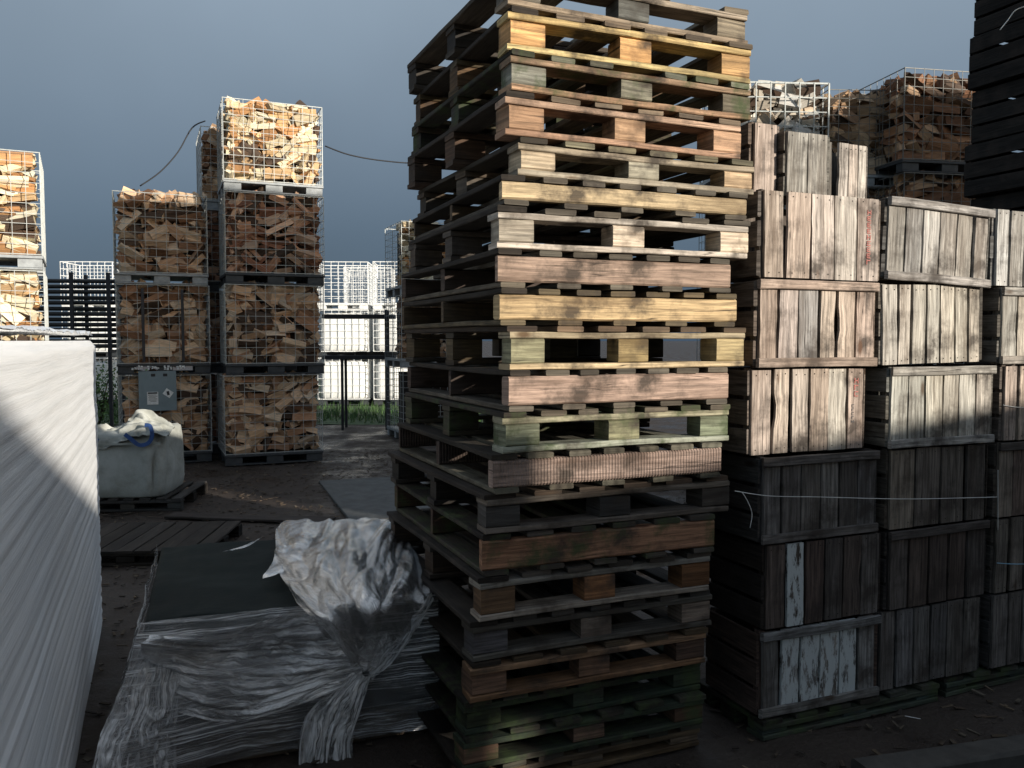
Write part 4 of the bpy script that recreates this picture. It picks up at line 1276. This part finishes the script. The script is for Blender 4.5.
# inverse helper: point on the load from a pixel, on plane local y = const or z = const
Mi = (Matrix.Translation(broot2.location) @ Matrix.Rotation(ang, 4, 'Z')).inverted()
camL = Mi @ Vector((0, 0, CH))
def onfront(x, y, d=0.0):
    r = Mi.to_3x3() @ ray(x, y); t = (-.03 - d - camL.y) / r.y; return camL + r * t
def ontop(x, y, h=0.0):
    r = Mi.to_3x3() @ ray(x, y); t = (zt_ + h - camL.z) / r.z; return camL + r * t
def spline(pts, t):
    n_ = len(pts) - 1; k = min(int(t * n_), n_ - 1); s = t * n_ - k
    p0, p1, p2, p3 = pts[max(k - 1, 0)], pts[k], pts[k + 1], pts[min(k + 2, n_)]
    return .5 * ((2 * p1) + (-p0 + p2) * s + (2 * p0 - 5 * p1 + 4 * p2 - p3) * s * s + (-p0 + 3 * p1 - 3 * p2 + p3) * s ** 3)
def fold(u, v, sd):
    a = .6 * noise.noise(Vector((u * .7, v * .5, sd + 4)))
    x, y = u + a, v + 1.6 * a
    return 1.1 * (1 - 2.2 * abs(noise.noise(Vector((x, y, sd))))) - .6 + .45 * (1 - 2 * abs(noise.noise(Vector((x * 2.7 + 3, y * 2.3, sd + 9))))) - .2
def patch(name, edges, nu, nv, amp, fu, fv, mat=M_FILM2, uvs=(1, .4), seed=0, thick=0):
    """lofted between several curves; each curve is a list of points, v runs across the curves"""
    def f(u, v):
        cs = [spline(e_, u) for e_ in edges]
        return spline(cs, v)
    return sheet(name, mat, broot2, f, nu, nv, lambda u, v: amp * fold(u * fu, v * fv, seed), thick, uvs=uvs)
# broad swath from the left corner sweeping to the knot
patch('film_swath', [
    [ontop(150, 637, .01), ontop(215, 634, .012), ontop(265, 622, .015), ontop(318, 600, .02), ontop(348, 610, .03)],
    [ontop(141, 645, .005), onfront(210, 650, .03), onfront(270, 648, .045), onfront(325, 650, .06), onfront(358, 652, .07)],
    [onfront(143, 662, .02), onfront(200, 682, .045), onfront(258, 692, .06), onfront(315, 680, .075), onfront(362, 668, .08)],
    [onfront(146, 690, .02), onfront(190, 715, .04), onfront(240, 722, .05), onfront(310, 700, .07), onfront(362, 680, .08)]],
    140, 80, .012, 2.2, 13, uvs=(1.1, .5), seed=3)
# left corner film, crumpled
patch('corner_film', [
    [onfront(143, 645, .01), onfront(120, 690, .05), onfront(100, 735, .12), onfront(85, 790, .2)],
    [onfront(160, 648, .03), onfront(150, 700, .06), onfront(140, 745, .10), onfront(130, 800, .14)],
    [onfront(185, 660, .02), onfront(178, 705, .035), onfront(175, 750, .04), onfront(178, 800, .05)]],
    70, 40, .02, 5, 6, uvs=(.7, .4), seed=8)
# the bunched sheet over the right rear corner, gathered to a knot on the front
K = onfront(362, 672, .09)
patch('bunched_sheet', [
    [ontop(276, 524, .06), ontop(330, 518, .10), ontop(385, 516, .10), ontop(408, 537, .08), ontop(432, 590, .02)],
    [ontop(275, 560, .05), ontop(318, 556, .13), ontop(362, 560, .15), ontop(398, 574, .11), ontop(424, 603, .05)],
    [ontop(290, 592, .04), ontop(322, 594, .11), ontop(352, 602, .14), ontop(385, 612, .11), onfront(407, 622, .05)],
    [ontop(310, 618, .04), ontop(335, 624, .08), onfront(355, 632, .09), onfront(378, 634, .09), onfront(396, 642, .06)],
    [onfront(352, 668, .07), onfront(358, 668, .10), onfront(364, 669, .105), onfront(368, 670, .10), onfront(374, 668, .07)]],
    150, 140, .030, 5.5, 3.5, uvs=(.7, .9), seed=12, mat=M_FILM3)
patch('torn_flap', [
    [ontop(262, 577, .03), ontop(272, 562, .05), ontop(280, 545, .07)],
    [ontop(282, 572, .05), ontop(286, 562, .06), ontop(288, 545, .08)],
    [ontop(295, 567, .05), ontop(298, 556, .07), ontop(300, 540, .09)]], 20, 12, .01, 4, 4, uvs=(.3, .2), seed=1)
patch('loose_strip', [
    [ontop(222, 552, .01), ontop(245, 545, .03), ontop(262, 537, .05)],
    [ontop(224, 551, .015), ontop(244, 548, .02), ontop(261, 538, .045)]], 16, 4, .003, 4, 4, uvs=(.3, .2), seed=1)
# tail hanging from the knot
patch('hanging_tail', [
    [onfront(352, 672, .085), onfront(325, 695, .06), onfront(302, 725, .05), onfront(298, 790, .05)],
    [onfront(362, 676, .10), onfront(345, 705, .08), onfront(330, 735, .065), onfront(328, 790, .06)],
    [onfront(372, 674, .085), onfront(362, 705, .06), onfront(352, 740, .05), onfront(356, 790, .05)]],
    70, 36, .013, 3, 8, uvs=(.5, .3), seed=21)
patch('side_gather', [
    [onfront(431, 592, .02), onfront(410, 620, .04), onfront(388, 648, .06), onfront(368, 670, .09)],
    [onfront(434, 600, .02), onfront(416, 630, .03), onfront(394, 660, .05), onfront(372, 680, .08)]],
    50, 14, .008, 5, 5, uvs=(.4, .12), seed=31)

# ------------------------------------------------------------------ cables and twine
def tube_obj(name, pts, r, mat, label, cat, n=6, group=None, parent=None, sub=5):
    pts = [Vector(p_) for p_ in pts]
    fine = [spline(pts, k / (sub * (len(pts) - 1))) for k in range(sub * (len(pts) - 1) + 1)]
    m = MB(); m.tube(fine, r, n=n)
    return tag(m.build(name, mat, parent, smooth=True), label, cat, group)
tube_obj('black_cable', [at(140, 186, 10.6), at(160, 172, 10.7), at(178, 152, 10.8), at(192, 128, 10.9), at(205, 121, 11.2)], .009, M_CABLE, 'black cable rising from the three cage tower to the tallest tower', 'cable')
tube_obj('black_cable', [at(325, 146, 11.0), at(350, 155, 11.1), at(385, 161, 11.3), at(425, 163, 11.5), at(500, 158, 11.8)], .009, M_CABLE, 'black cable sagging from the tallest tower behind the pallet stack', 'cable')
def fr(px, py, d=.03):
    """point on the front plane of the crate wall"""
    r = ray(px, py); nrm = Vector((math.sin(TH), -math.cos(TH), 0))
    p0 = c1o + nrm * d
    t = (p0 - Vector((0, 0, CH))).dot(nrm) / r.dot(nrm)
    return Vector((0, 0, CH)) + r * t
GT = 'twine tied round the crates'
tube_obj('twine', [fr(735, 491), fr(770, 496), fr(820, 497), fr(900, 499), fr(960, 498), fr(997, 497)], .0016, M_TWINE, 'long white twine stretched across the shaded crates', 'twine')
tube_obj('twine', [fr(742, 492), fr(748, 502), fr(752, 514), fr(750, 528)], .0014, M_TWINE, 'short loose twine end hanging left of the shaded crates', 'twine')
tube_obj('twine', [fr(1003, 405), fr(1015, 407), fr(1030, 408)], .0016, M_TWINE, 'white twine on the crate at the right edge', 'twine')
tube_obj('twine', [fr(997, 563), fr(1012, 564), fr(1030, 564)], .0018, plain_mat('blue_twine', (.2, .4, .55), .7), 'pale blue twine on the right edge crate', 'twine')
tube_obj('twine', [fr(998, 470), fr(998, 500), fr(998, 530)], .0012, M_TWINE, 'thin twine hanging down between the crates', 'twine')
tube_obj('twine', [fr(905, 716, .08), fr(935, 721, .12), fr(960, 720, .12), fr(975, 712, .10), fr(981, 698, .05)], .0016, M_TWINE, 'curved twine end hanging below the second column', 'twine')
tube_obj('dry_stem', [at(1000, 30, 5.0), at(1008, 20, 5.0), at(1016, 10, 5.0), at(1030, 5, 5.05)], .003, M_TWINE, 'thin dry stem hanging on the dark crate tower', 'stem')
